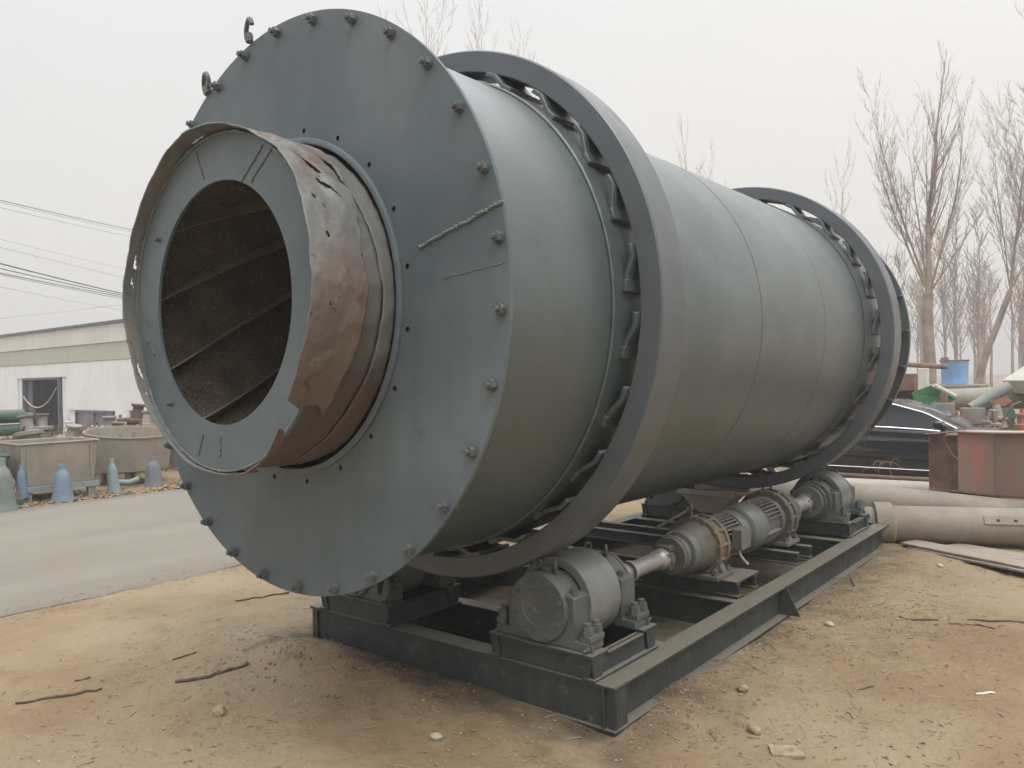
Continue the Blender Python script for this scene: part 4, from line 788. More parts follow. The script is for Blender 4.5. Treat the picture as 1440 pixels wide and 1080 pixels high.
LP_ = ['behind the left end of the green rollers', 'between the roller rack and the square tan pan', 'beyond the square tan pan below the doorway', 'in front of the first shed window', 'between the two shed windows', 'beyond the round tan pan', 'under the doorway with the rope', 'close behind the rim of the round pan', 'at the far left behind the green pan']
rnd = random.Random(12)
for k_, (xx, yy) in enumerate([(-15.4, 2.5), (-13.4, 3.5), (-14.2, 4.55), (-15.0, 5.7), (-15.4, 6.5), (-14.2, 5.5), (-16.6, 4.9), (-14.3, 6.2), (-13.2, 1.7)]):
    m_ = ('rustbrown', 'junkgrey', 'tan', 'junkgrey', 'twig')[k_ % 5]; t = thing('scrap_casting', {'rustbrown': 'rust brown', 'junkgrey': 'dusty grey', 'tan': 'tan', 'twig': 'dark'}[m_] + ' casting ' + LP_[k_], 'scrap casting', (xx, yy, 0)); zt = rnd.uniform(1.0, 1.42); w = rnd.uniform(.16, .28)
    q = MB(); q.b2(xx - w, xx + w, yy - w, yy + w, -.02, zt * .55); part('block', q, m_, t, smooth=0, bevel=.02)
    q = MB(); q.lathe([(0, w * .8), (zt * .15, w * .8), (zt * .17, w * 1.1), (zt * .22, w * 1.1), (zt * .24, w * .5), (zt * .42, w * .42), (zt * .44, w * .6), (zt * .47, w * .6)], (xx, yy, zt * .55), (rnd.gauss(0, .12), rnd.gauss(0, .12), 1), 16); part('flanged_neck', q, m_, t, smooth=35)
    q = MB(); a = rnd.uniform(0, 3); q.tube([(xx, yy - .1, zt * .6), (xx + .1, yy + .35 * cos(a), zt * rnd.uniform(.8, 1.1)), (xx, yy + .5 * cos(a), zt * rnd.uniform(.4, 1.1))], .025, 6); part('bent_rod', q, 'rustbrown', t, smooth=50)
sc = MB(); rnd = random.Random(31)
for _ in range(5200):
    x = rnd.uniform(-17.5, -12.9); y = rnd.uniform(1.0, 8.0); z0 = .02; h = rnd.uniform(.5, 1.25) * (.6 + .6 * abs(fbm(x * .9, y * .9, 3)))
    d = V((rnd.gauss(0, .35), rnd.gauss(0, .35), 1)); p = V((x, y, z0)); sc.tube([p, p + d * h * .6, p + d * h + V((rnd.gauss(0, .06), rnd.gauss(0, .06), 0))], [.006, .005, .003], 3, caps=(False, False))
solo('dry_scrub', sc, 'scrub', 'dry brown scrub growing among the machines across the road', 'scrub', kind='stuff', smooth=0)

# ------------------------------------------------------------ power cables
def cable(a, b, r, m, label, sag=.25):
    a, b = V(a), V(b); p0 = a - (b - a) * 1.2; p1 = b + (b - a) * 1.4
    pts = []
    for i in range(31):
        t = i / 30; p = p0.lerp(p1, t); p.z -= sag * 4 * (t * (1 - t) - .23); pts.append(p)
    solo('power_cable', MB().tube(pts, r, 4), m, label, 'cable', group='power cables above the white shed', smooth=60)
for a, b, r, m, lb in [((-30.46, 8.67, 9.02), (-38.75, 17.4, 10.23), .016, 'cable', 'topmost dark power cable in the sky left of the drum'), ((-30.46, 8.67, 8.94), (-38.75, 17.4, 10.12), .012, 'palecable', 'thin grey cable just under the topmost cable'),
        ((-30.46, 8.66, 8.74), (-38.76, 17.39, 9.85), .013, 'palecable', 'third cable from the top, grey and thin'), ((-30.47, 8.64, 7.53), (-38.92, 17.25, 8.11), .010, 'palecable', 'faint thin cable, upper of the middle pair'),
        ((-30.47, 8.64, 7.23), (-38.84, 17.31, 7.61), .013, 'palecable', 'thin grey cable, lower of the middle pair'), ((-30.48, 8.63, 6.61), (-38.9, 17.25, 6.76), .028, 'cable', 'thickest black cable, top of the lower bundle'),
        ((-30.48, 8.63, 6.42), (-38.91, 17.25, 6.67), .020, 'cable', 'second black cable of the lower bundle'), ((-30.48, 8.62, 6.25), (-38.91, 17.25, 6.59), .018, 'cable', 'third black cable of the lower bundle'),
        ((-30.48, 8.62, 6.19), (-38.95, 17.2, 6.50), .012, 'cable', 'lowest thin black cable of the lower bundle'), ((-30.48, 8.62, 5.72), (-39.09, 17.09, 5.9), .011, 'palecable', 'thin grey cable falling to the right below the bundle'),
        ((-30.5, 8.6, 4.52), (-39.09, 17.1, 6.2), .012, 'palecable', 'lone grey cable rising to the right just over the shed roof')]:
    cable(a, b, r, m, lb)

# ------------------------------------------------------------ right side: pipes, boards, car, red hopper, yard machines
t = thing('flanged_pipe', 'long tan pipe with a wide collar and slotted strip lying on the dirt', 'pipe', (1.9, 7.15, 0), 'pipes lying beyond the frame')
d = V((1.1, .50, 0)).normalized(); p0 = V((.86, 6.74, .215)); sd_ = d.cross(V((0, 0, 1)))
q = MB(); q.lathe([(0, .165), (0, .18), (.34, .18), (.345, .198), (4.2, .205)], p0, d, 48, caps=(False, True)); part('pipe_body', q, 'pipe', t, smooth=30)
q = MB(); q.lathe([(0, .17), (.35, .17)], p0, d, 32, caps=(False, True)); part('pipe_bore', q, 'dark', t, smooth=30)
q = MB(); q.lathe([(.26, .185), (.27, .235), (.44, .235), (.455, .222), (.47, .20)], p0, d, 48); part('collar', q, 'pipe', t, smooth=30)
q = MB(); up = V((0, 0, 1)); c = p0 + d * 1.78 + sd_ * .178 + up * .092
Rm = Matrix((d, (sd_ * .88 + up * .47).normalized(), d.cross((sd_ * .88 + up * .47).normalized()))).transposed()
q.box(c, (.92, .018, .085), Rm); st_ = part('slotted_strip', q, 'pipe', t, smooth=0)
for i in range(5):
    q = MB(); q.box(c + d * (-.33 + .165 * i) + (sd_ * .88 + up * .47) * .009, (.032, .006, .026), Rm); part('slot', q, 'dark', st_, smooth=0)
q = MB(); q.box(p0 + d * .14 + sd_ * .150 + up * .10, (.13, .012, .04), Rm); part('end_slot', q, 'dark', t, smooth=0)
t = thing('tapered_pipe', 'tapering tan pipe lying behind the flanged pipe', 'pipe', (1.4, 8.3, 0), 'pipes lying beyond the frame')
q = MB(); q.lathe([(0, .24), (0, .262), (1.9, .215), (1.9, .222), (1.93, .222), (1.93, .212), (4.3, .15)], (-.55, 8.05, .27), (1, .15, -.035), 48); part('pipe_body', q, 'pipe', t, smooth=30)
t = thing('pale_pipe', 'pale cream pipe lying under the black car', 'pipe', (.6, 9.75, 0), 'pipes lying beyond the frame')
q = MB(); q.lathe([(0, .15), (0, .17), (3.4, .17)], (-1.4, 9.45, .175), (1, .13, 0), 36); part('pipe_body', q, 'pipe2', t, smooth=30)
q = MB(); q.torus((-1.35, 9.457, .175), (1, .13, 0), .17, .012, 30, 6); part('pipe_lip', q, 'pipe2', t, smooth=50)
def board(pts, z, th, label):
    q = MB(); n = 14; A, B, C_, D_ = [V((*p, 0)) for p in pts]; rings = []
    for i in range(n + 1):
        u = i / n; a = A.lerp(B, u); b = D_.lerp(C_, u); w = z + .012 * sin(u * 3.1) + .006 * fbm(u * 5, z * 30)
        rings.append([V((a.x, a.y, w + th)), V((b.x, b.y, w + th + .004)), V((b.x, b.y, w)), V((a.x, a.y, w))])
    q.loft(rings); solo('wooden_board', q, 'board', label, 'board', loc=(A + C_) / 2, group='boards on the dirt beside the pipe', smooth=0)
board([(1.50, 6.60), (3.6, 5.55), (3.75, 5.86), (1.62, 6.84)], .018, .02, 'weathered grey board lying nearest the camera beside the tan pipe')
board([(1.42, 6.66), (3.3, 5.78), (3.42, 6.05), (1.52, 6.90)], .046, .018, 'pale board lying on top of another board beside the tan pipe')
board([(1.75, 6.85), (3.9, 5.98), (4.05, 6.38), (1.9, 7.1)], .022, .016, 'thin warped board lying close under the flanged pipe')
# red hopper, open end towards the drum
t = thing('red_hopper', 'red and brown rusty steel hopper lying with its open mouth towards the drum', 'hopper', (2.2, 9.1, .1))
P = [(1.16, 9.42, .30, 1.03), (1.64, 8.66, .40, 1.13), (2.02, 8.72, .37, 1.12), (3.9, 8.10, .40, 1.20)]
def wallq(a, b, m, nm, th=.02, par=None):
    A0, A1 = V((a[0], a[1], a[2])), V((a[0], a[1], a[3])); B0, B1 = V((b[0], b[1], b[2])), V((b[0], b[1], b[3])); nn = (B0 - A0).cross(V((0, 0, 1))).normalized() * th
    q = MB(); v = [A0, B0, B1, A1]; q.add(v + [p - nn for p in v], [(0, 1, 2, 3), (7, 6, 5, 4), (0, 4, 5, 1), (1, 5, 6, 2), (2, 6, 7, 3), (3, 7, 4, 0)]); return part(nm, q, m, par, smooth=0, bevel=.004)
wallq(P[1], P[2], 'redsteel', 'side_plate', par=t); wallq((P[2][0] + .004, P[2][1], P[2][2], P[2][3]), P[3], 'redsteel', 'side_plate', par=t)
wallq((1.16, 9.42, .30, 1.03), (3.6, 9.6, .36, 1.1), 'rustbrown', 'back_plate', par=t)
q = MB(); v = [(1.16, 9.42, .30), (1.64, 8.66, .40), (2.02, 8.72, .37), (3.9, 8.1, .40), (3.6, 9.6, .36)]; q.add(v + [(a, b, c - .02) for a, b, c in v], [(0, 1, 2, 3, 4), (9, 8, 7, 6, 5)] + [(i, (i + 1) % 5, 5 + (i + 1) % 5, 5 + i) for i in range(5)]); part('floor_plate', q, 'rustbrown', t, smooth=0)
q = MB(); v = [(1.12, 9.44, 1.035), (1.60, 8.62, 1.135), (2.02, 8.66, 1.125), (3.9, 8.02, 1.205), (3.9, 8.28, 1.215), (2.2, 9.0, 1.13), (1.75, 9.0, 1.12), (1.25, 9.52, 1.045)]
q.add(v + [(a, b, c + .015) for a, b, c in v], [(0, 1, 6, 7), (1, 2, 5, 6), (2, 3, 4, 5), (15, 14, 9, 8), (14, 13, 10, 9), (13, 12, 11, 10)] + [(i, (i + 1) % 8, 8 + (i + 1) % 8, 8 + i) for i in range(8)]); part('top_flange', q, 'redlip', t, smooth=0)
wallq((1.40, 9.2, .33, 1.03), (1.80, 8.95, .42, 1.10), 'rustbrown', 'inner_baffle', par=t, th=.015)
q = MB(); q.tube([(1.45, 9.0, .95), (1.55, 8.95, .80), (1.75, 8.85, .66)], .008, 5); part('bent_wire', q, 'wire', t, smooth=50)
for xx, yy in ((1.9, 8.95), (2.9, 8.8), (1.6, 9.25)):
    solo('timber_block', MB().b2(xx - .15, xx + .15, yy - .1, yy + .1, -.02, .345), 'twig', {1.9: 'dark timber block under the red hopper near its corner', 2.9: 'dark timber block under the far right of the red hopper', 1.6: 'dark timber block under the mouth of the red hopper'}[xx], 'timber block', group='timber blocks under the red hopper', smooth=0, bevel=.01)

# ------------------------------------------------------------ car (side view, nose to the right)
car = thing('parked_car', 'black saloon car with chrome window trim parked beyond the drum', 'car', (.2, 11.95, 0))
def cx_(v): return v        # stations along x, nose at +x
ST = [  # x, sill z, belt z, half width at sill, shoulder half width, bottom centre
    (-2.28, .42, .78, .62, .66), (-2.20, .30, .90, .74, .78), (-1.9, .26, .98, .84, .87), (-1.3, .25, .99, .89, .92), (-.4, .24, .985, .90, .93), (.4, .24, .97, .90, .93), (1.1, .25, .955, .89, .92),
    (1.6, .26, .93, .88, .90), (2.05, .28, .86, .82, .84), (2.35, .32, .76, .72, .74), (2.5, .40, .64, .55, .60)]
CY = 11.95
rings = []
for (x, zs, zb, hs_, hb_) in ST:
    half = [(hs_ - .06, zs), (hs_, zs + .06), (hb_ + .005, zs + (zb - zs) * .40), (hb_ + .018, zs + (zb - zs) * .74), (hb_ - .012, zs + (zb - zs) * .80), (hb_ - .03, zb - .03), (hb_ - .09, zb)]
    rings.append([V((x, CY - w, z)) for w, z in half] + [V((x, CY - (hb_ - .09) * .5, zb + .035)), V((x, CY, zb + .045)), V((x, CY + (hb_ - .09) * .5, zb + .035))] + [V((x, CY + w, z)) for w, z in half[::-1]])
q = MB(); q.loft(rings); body = part('body', q, 'carpaint', car, smooth=50)
GH = [(-1.95, 1.0, 1.02, .62), (-1.45, 1.0, 1.25, .60), (-.85, 1.0, 1.41, .585), (-.2, .99, 1.455, .58), (.25, .985, 1.43, .58), (.75, .975, 1.28, .62), (1.28, .96, .99, .70)]
rings = []
for (x, zb, zt, hw) in GH:
    rings.append([V((x, CY - .80, zb - .03)), V((x, CY - hw - .06, (zb + zt) / 2 + .01)), V((x, CY - hw, zt - .03)), V((x, CY - hw + .12, zt)), V((x, CY + hw - .12, zt)), V((x, CY + hw, zt - .03)), V((x, CY + hw + .06, (zb + zt) / 2 + .01)), V((x, CY + .80, zb - .03))])
q = MB(); q.loft(rings); part('roof', q, 'carpaint', car, smooth=40)
def ghpt(x, f, side=-1, out=.006):
    for (a, b) in zip(GH, GH[1:]):
        if a[0] <= x <= b[0]:
            t_ = (x - a[0]) / (b[0] - a[0]); zb, zt, hw = [a[k] + (b[k] - a[k]) * t_ for k in (1, 2, 3)]; break
    P0 = V((x, CY + side * .80, zb - .03)); P1 = V((x, CY + side * (hw + .06), (zb + zt) / 2 + .01)); P2 = V((x, CY + side * hw, zt - .03))
    p = P0.lerp(P1, f * 2) if f < .5 else P1.lerp(P2, f * 2 - 1); p.y += side * out; return p
def window(x0, x1, nm, lo=.14, hi=.9):
    q = MB(); rings = []; n = 10
    for i in range(n + 1):
        x = x0 + (x1 - x0) * i / n
        rings.append([ghpt(x, f, -1, .006) for f in (lo, .3, .5, .7, hi)])
    q.loft(rings, False, (False, False)); w_ = part(nm, q, 'glass', car, smooth=60)
window(-.02, 1.16, 'front_side_window'); window(-1.5, -.10, 'rear_side_window')
q = MB(); pts = [ghpt(x, .95, -1, .012) for x in [-1.7 + .1 * i for i in range(30)]] ; q.tube(pts, .012, 5); q.tube([ghpt(x, .10, -1, .016) for x in [-1.7 + .1 * i for i in range(30)]], .014, 5); part('chrome_trim', q, 'chrome', car, smooth=60)
q = MB(); q.tube([ghpt(-.06, f, -1, .010) for f in (.1, .3, .5, .7, .92)], .022, 5); part('door_pillar', q, 'carpaint', car, smooth=60)
q = MB(); rg_ = [[V((1.02 + dx * s_, CY - 1.02 + dy, 1.06 + dz * s_)) for dx, dz in ((-.09, -.05), (.08, -.05), (.10, .0), (.04, .07), (-.07, .07), (-.1, .02))] for dy, s_ in ((-.07, .7), (-.02, 1), (.08, 1), (.13, .6))]
q.loft(rg_); q.b2(.98, 1.06, CY - .92, CY - .80, .99, 1.03); part('wing_mirror', q, 'carpaint', car, smooth=50)
q = MB(); q.tube([(.02, CY - .935, .80), (.06, CY - .965, .805), (.22, CY - .965, .805), (.26, CY - .935, .80)], .014, 6); part('door_handle', q, 'carpaint', car, smooth=50)
q = MB(); q.tube([(-1.2, CY - .935, .80), (-1.16, CY - .965, .805), (-1.0, CY - .965, .805), (-.96, CY - .935, .80)], .014, 6); part('door_handle', q, 'carpaint', car, smooth=50)
q = MB(); q.tube([(x, CY - .925, .36) for x in (-1.1, -.5, 0, .6, 1.15)], .006, 5); part('sill_trim', q, 'chrome', car, smooth=50)
for x0 in (1.28, -.08):
    q = MB(); q.tube([(x0, CY - .915, .30), (x0, CY - .947, .55), (x0 - .0, CY - .952, .78), (x0, CY - .935, .9)], .004, 4); part('door_gap', q, 'dark', car, smooth=50)
for xx in (-1.42, 1.62):
    for sg in (-1, 1):
        q = MB(); q.lathe([(-.11, .20), (-.10, .31), (-.06, .335), (.06, .335), (.10, .31), (.11, .20)], (xx, CY + sg * .82, .335), (0, sg, 0), 32, closed=True); w_ = part('wheel', q, 'black', car, smooth=40)
        q = MB(); q.lathe([(.05, .21), (.09, .20), (.07, .05), (.09, .001)], (xx, CY + sg * .82, .335), (0, sg, 0), 24); part('rim', q, 'chrome', w_, smooth=40)
q = MB(); q.b2(2.44, 2.52, CY - .5, CY - .2, .58, .66); part('headlight', q, 'dullglass', car, smooth=0, bevel=.01)
q = MB(); q.prism([(-1.5, 1.46), (-1.34, 1.42), (-1.48, 1.53)], .012, (0, CY - .006, -.07)); part('roof_antenna', q, 'carpaint', car, smooth=0)

# ------------------------------------------------------------ far right yard
t = thing('whitewashed_post', 'whitewashed post under a rusty pipe in front of the big bare tree', 'post', (-.50, 17.4, 0)); q = MB(); q.b2(-.60, -.40, 17.3, 17.5, -.03, 1.97); part('post', q, 'whitepost', t, smooth=0, bevel=.015)
q = MB(); q.tube([(-2.4, 15.9, 2.18), (-1.0, 17.05, 2.08), (-.1, 17.8, 1.99)], .06, 10); solo('rusty_pipe', q, 'rustbrown', 'rusty brown pipe resting on the whitewashed post', 'pipe', smooth=40)
t = thing('blue_barrel', 'blue metal barrel with a rim standing on a brown tank in front of the trees', 'barrel', (-.34, 20.13, 1.56))
q = MB(); q.lathe([(0, .30), (.56, .315), (.58, .325), (.60, .325)], (-.34, 20.13, 1.56), (0, 0, 1), 32); part('barrel_body', q, 'bluedrum', t, smooth=30)
q = MB(); q.torus((-.34, 20.13, 2.16), (0, 0, 1), .325, .018, 32, 6); part('barrel_rim', q, 'rustbrown', t, smooth=50)
q = MB(); q.b2(-.62, -.46, 19.95, 20.1, 2.16, 2.24); part('bung_bracket', q, 'rustbrown', t, smooth=0)
t = thing('brown_tank', 'long rusty brown tank on legs behind the car and the post', 'tank', (-1.2, 20.2, 0))
q = MB(); q.b2(-3.2, .3, 19.6, 20.9, .9, 1.55); part('tank_body', q, 'pipe', t, smooth=0, bevel=.03)
for xx in (-3.0, -1.4, .1):
    q = MB(); q.b2(xx - .08, xx + .08, 19.7, 20.8, 0, .9); part('tank_leg', q, 'rustbrown', t, smooth=0)
t = thing('flatbed_trailer', 'rusty brown trailer frame with a shadowed underside behind the drum rim', 'trailer', (-2.4, 18.2, 0))
q = MB(); q.b2(-4.2, -.75, 17.6, 18.9, 1.45, 1.85); part('trailer_bed', q, 'rustbrown', t, smooth=0, bevel=.02)
q = MB(); q.b2(-4.1, -.8, 17.8, 18.8, 1.0, 1.1); q.b2(-4.1, -.8, 18.85, 18.95, 1.0, 1.45); part('lower_rail', q, 'twig', t, smooth=0)
q = MB(); q.b2(-4.1, -.8, 17.7, 17.78, 1.12, 1.2); part('side_rail', q, 'pipe', t, smooth=0)
for xx in (-3.6, -1.6):
    q = MB(); q.lathe([(0, .2), (0, .45), (.25, .45), (.25, .2)], (xx, 17.9, .45), (0, 1, 0), 28, closed=True); part('wheel', q, 'black', t, smooth=40)
t = thing('grey_cylinder_tank', 'long grey beige cylinder lying across the yard under the blue barrel', 'tank', (.6, 18.3, 0))
q = MB(); q.lathe([(0, .15), (.03, .24), (3.1, .27), (3.15, .15)], (-.75, 17.75, 1.22), (1, .60, .02), 32); part('cylinder', q, 'tan', t, smooth=40)
for s_ in (.5, 1.6, 2.6):
    c = V((-.75, 17.75, 1.22)) + V((1, .6, .02)).normalized() * s_; q = MB(); q.b2(c.x - .06, c.x + .06, c.y - .2, c.y + .2, 0, 1.0); part('saddle', q, 'rustbrown', t, smooth=0)
q = MB(); q.lathe([(0, .20), (2.2, .24)], (-2.6, 15.7, .95), (1, .45, 0), 28); solo('beige_cylinder', q, 'pipe2', 'pale beige cylinder low behind the car roof', 'tank', smooth=40)
# green hopper head
t = thing('green_hopper', 'bright green tilted hopper head on thin legs behind the car bonnet', 'hopper', (.1, 16.2, 0))
q = MB(); q.loft([[V(p) for p in r] for r in ([(-.36, 15.95, 1.20), (.02, 16.15, 1.12), (.02, 16.55, 1.12), (-.36, 16.35, 1.20)], [(-.44, 15.9, 1.45), (.28, 16.3, 1.30), (.28, 16.75, 1.30), (-.44, 16.3, 1.45)], [(-.10, 16.05, 1.60), (.26, 16.25, 1.40), (.26, 16.6, 1.40), (-.10, 16.4, 1.60)])]); part('hopper_head', q, 'brightgreen', t, smooth=0, bevel=.01)
q = MB(); q.tube([(-.02, 16.0, 1.60), (.34, 16.2, 1.36)], .05, 8); part('lip', q, 'cream', t, smooth=40)
for xx, yy in ((-.22, 16.1), (.12, 16.3), (-.05, 16.6)):
    q = MB(); q.b2(xx - .02, xx + .02, yy - .02, yy + .02, 0, 1.2); part('leg', q, 'junkgrey', t, smooth=0)
q = MB(); q.lathe([(0, .12), (.3, .12)], (.05, 16.3, .95), (1, .3, 0), 16); part('drive_drum', q, 'twig', t, smooth=40)
# big cream hood machine
t = thing('hooded_machine', 'large machine with an angular cream hood at the right edge of the photo', 'machine', (2.1, 18.6, 0))
HC = V((2.25, 18.9, 0)); q = MB()
q.loft([[HC + V((r * cos(a + .3), r * sin(a + .3), z)) for a in [2 * pi * j / 8 for j in range(8)]] for r, z in ((1.18, 1.36), (1.42, 1.66), (.55, 2.30), (.2, 2.42))]); part('hood', q, 'cream', t, smooth=0, bevel=.02)
q = MB(); q.lathe([(0, .55), (.5, .62), (1.0, .62), (1.34, 1.1)], HC, (0, 0, 1), 24); part('hopper_body', q, 'rustbrown', t, smooth=40)
for a in (0.5, 2.1, 3.7, 5.2):
    q = MB(); q.b2(HC.x + 1.0 * cos(a) - .05, HC.x + 1.0 * cos(a) + .05, HC.y + 1.0 * sin(a) - .05, HC.y + 1.0 * sin(a) + .05, 0, 1.45); part('leg', q, 'twig', t, smooth=0)
q = MB(); q.torus(HC + V((-.35, -1.25, 1.45)), (-.4, 1, 0), .17, .03, 24, 6); part('handwheel', q, 'black', t, smooth=50)
t = thing('sloping_chute', 'pale green grey chute tube sloping in front of the cream hood', 'chute', (1.0, 16.6, 0))
q = MB(); q.lathe([(0, .10), (.9, .12)], (.62, 16.1, 1.12), (.62, .45, .42), 18); part('tube', q, 'palegreen', t, smooth=40)
q = MB(); q.prism([(0, 0), (.32, .10), (.42, .0), (.30, -.1)], .05, (.92, 16.2, 1.26)); part('red_guard', q, 'orange', t, smooth=0)
q = MB(); q.prism([(0, 0), (.36, .05), (.42, -.18), (.02, -.2)], .08, (1.02, 16.1, 1.10)); part('teal_cover', q, 'teal', t, smooth=0, bevel=.01)
q = MB(); q.b2(1.0, 1.1, 16.15, 16.25, 0, 1.05); q.b2(1.3, 1.38, 16.25, 16.33, 0, 1.0); q.tube([(1.0, 16.1, .85), (1.4, 16.2, .80)], .03, 6); part('legs', q, 'rustbrown', t, smooth=0)
t = thing('control_box', 'dusty beige control box on a post behind the red hopper', 'control box', (.75, 15.7, 0))
q = MB(); q.b2(.50, .92, 15.7, 15.95, .80, 1.14); part('box', q, 'junkgrey', t, smooth=0, bevel=.012)
q = MB(); q.b2(.53, .89, 15.685, 15.70, .83, 1.11); part('box_door', q, 'tan', t, smooth=0)
q = MB(); q.b2(.66, .74, 15.8, 15.88, 0, .80); part('stand', q, 'rustbrown', t, smooth=0)
t = thing('crank_machine', 'grey crank machine with pipes and a rusty upright beside the control box', 'machine', (.2, 15.4, 0))
q = MB(); q.b2(.20, .32, 15.4, 15.52, 0, 1.45); part('upright', q, 'rustbrown', t, smooth=0)
q = MB(); q.b2(-.15, .18, 15.3, 15.6, .80, 1.08); q.b2(.05, .45, 15.3, 15.5, 1.0, 1.25); part('gear_case', q, 'junkgrey', t, smooth=0, bevel=.015)
q = MB(); q.tube([(-.3, 15.3, .62), (-.05, 15.35, .78), (.35, 15.4, .70), (.5, 15.4, .55)], .075, 10); part('bent_pipe', q, 'pipe2', t, smooth=50)
q = MB(); q.lathe([(0, .14), (.12, .14)], (-.22, 15.2, .72), (.3, 1, 0), 18); part('pulley', q, 'twig', t, smooth=40)
q = MB(); q.b2(-.35, .6, 15.2, 15.8, .0, .55); part('machine_bed', q, 'junkgrey', t, smooth=0, bevel=.02)
q = MB(); q.cyl((.12, 15.3, .5), (.12, 15.3, 1.3), .018, n=8); q.cyl((.42, 15.35, .5), (.42, 15.35, .95), .05, n=10); part('rods', q, 'junkgrey', t, smooth=40)
junk('yard_machine', 'rust brown gear machine behind the right end of the red hopper', 'machine', (1.55, 15.9, .0), 'rustbrown', 8, 1.1, 1.05, 'orange')
junk('yard_machine', 'dusty grey gear machine half hidden behind the red hopper flange', 'machine', (1.1, 14.9, .0), 'junkgrey', 9, .8, .95, 'junkgrey')
t = thing('green_tank', 'dark green upright tank far back between the bare trees', 'tank', (1.5, 27.5, 0)); q = MB(); q.lathe([(0, .4), (2.0, .4), (2.05, .44), (2.15, .44), (2.2, .4), (2.62, .4)], (1.5, 27.5, 0), (0, 0, 1), 24); part('tank_shell', q, 'teal', t, smooth=40); q = MB(); q.b2(1.06, 1.94, 27.3, 27.7, 1.6, 1.72); part('band', q, 'junkgrey', t, smooth=0)

rnd = random.Random(99)
JN = [('scrap_casting', 'rusty ribbed casting', 'rustbrown'), ('scrap_casting', 'dusty grey ribbed casting', 'junkgrey'), ('scrap_casting', 'tan ribbed casting', 'tan'), ('scrap_casting', 'dark iron ribbed casting', 'twig')]
PLACES = ['left of the control box', 'right of the control box', 'under the red guard of the chute', 'below the teal cover', 'next to the crank machine', 'under the cream hood', 'at the foot of the cream hood machine', 'behind the red hopper flange', 'below the green hopper', 'beside the thin hopper legs', 'behind the car bonnet', 'close to the right edge']
for k_, (xx, yy) in enumerate([(.55, 15.2), (1.05, 15.5), (1.2, 15.8), (1.35, 16.2), (.05, 14.9), (1.7, 17.2), (2.0, 17.0), (1.5, 14.6), (-.1, 15.9), (-.35, 15.6), (-.1, 14.7), (2.1, 15.6)]):
    nm, lb, m_ = JN[k_ % 4]; t = thing(nm, lb + ' ' + PLACES[k_], 'scrap casting', (xx, yy, 0)); zt = rnd.uniform(.85, 1.25); w = rnd.uniform(.10, .2)
    q = MB(); q.b2(xx - w, xx + w, yy - w, yy + w, -.02, zt * .6); part('block', q, m_, t, smooth=0, bevel=.02)
    q = MB(); q.lathe([(0, w * .9), (zt * .12, w * .9), (zt * .14, w * 1.15), (zt * .18, w * 1.15), (zt * .2, w * .6), (zt * .4, w * .5)], (xx, yy, zt * .6), (rnd.gauss(0, .15), rnd.gauss(0, .15), 1), 18); part('flanged_neck', q, m_, t, smooth=35)
    q = MB(); a = rnd.uniform(0, 3); q.tube([(xx, yy - .1, zt * .7), (xx + .25 * cos(a), yy - .15, zt * rnd.uniform(.8, 1.1)), (xx + .4 * cos(a), yy - .1, zt * rnd.uniform(.5, 1.15))], .022, 6); part('bent_rod', q, 'rustbrown', t, smooth=50)
    for s_ in range(3):
        q = MB(); q.b2(xx - w - .02, xx + w + .02, yy - w - .02, yy + w + .02, zt * (.15 + .15 * s_), zt * (.15 + .15 * s_) + .025); part('rib', q, m_, t, smooth=0)

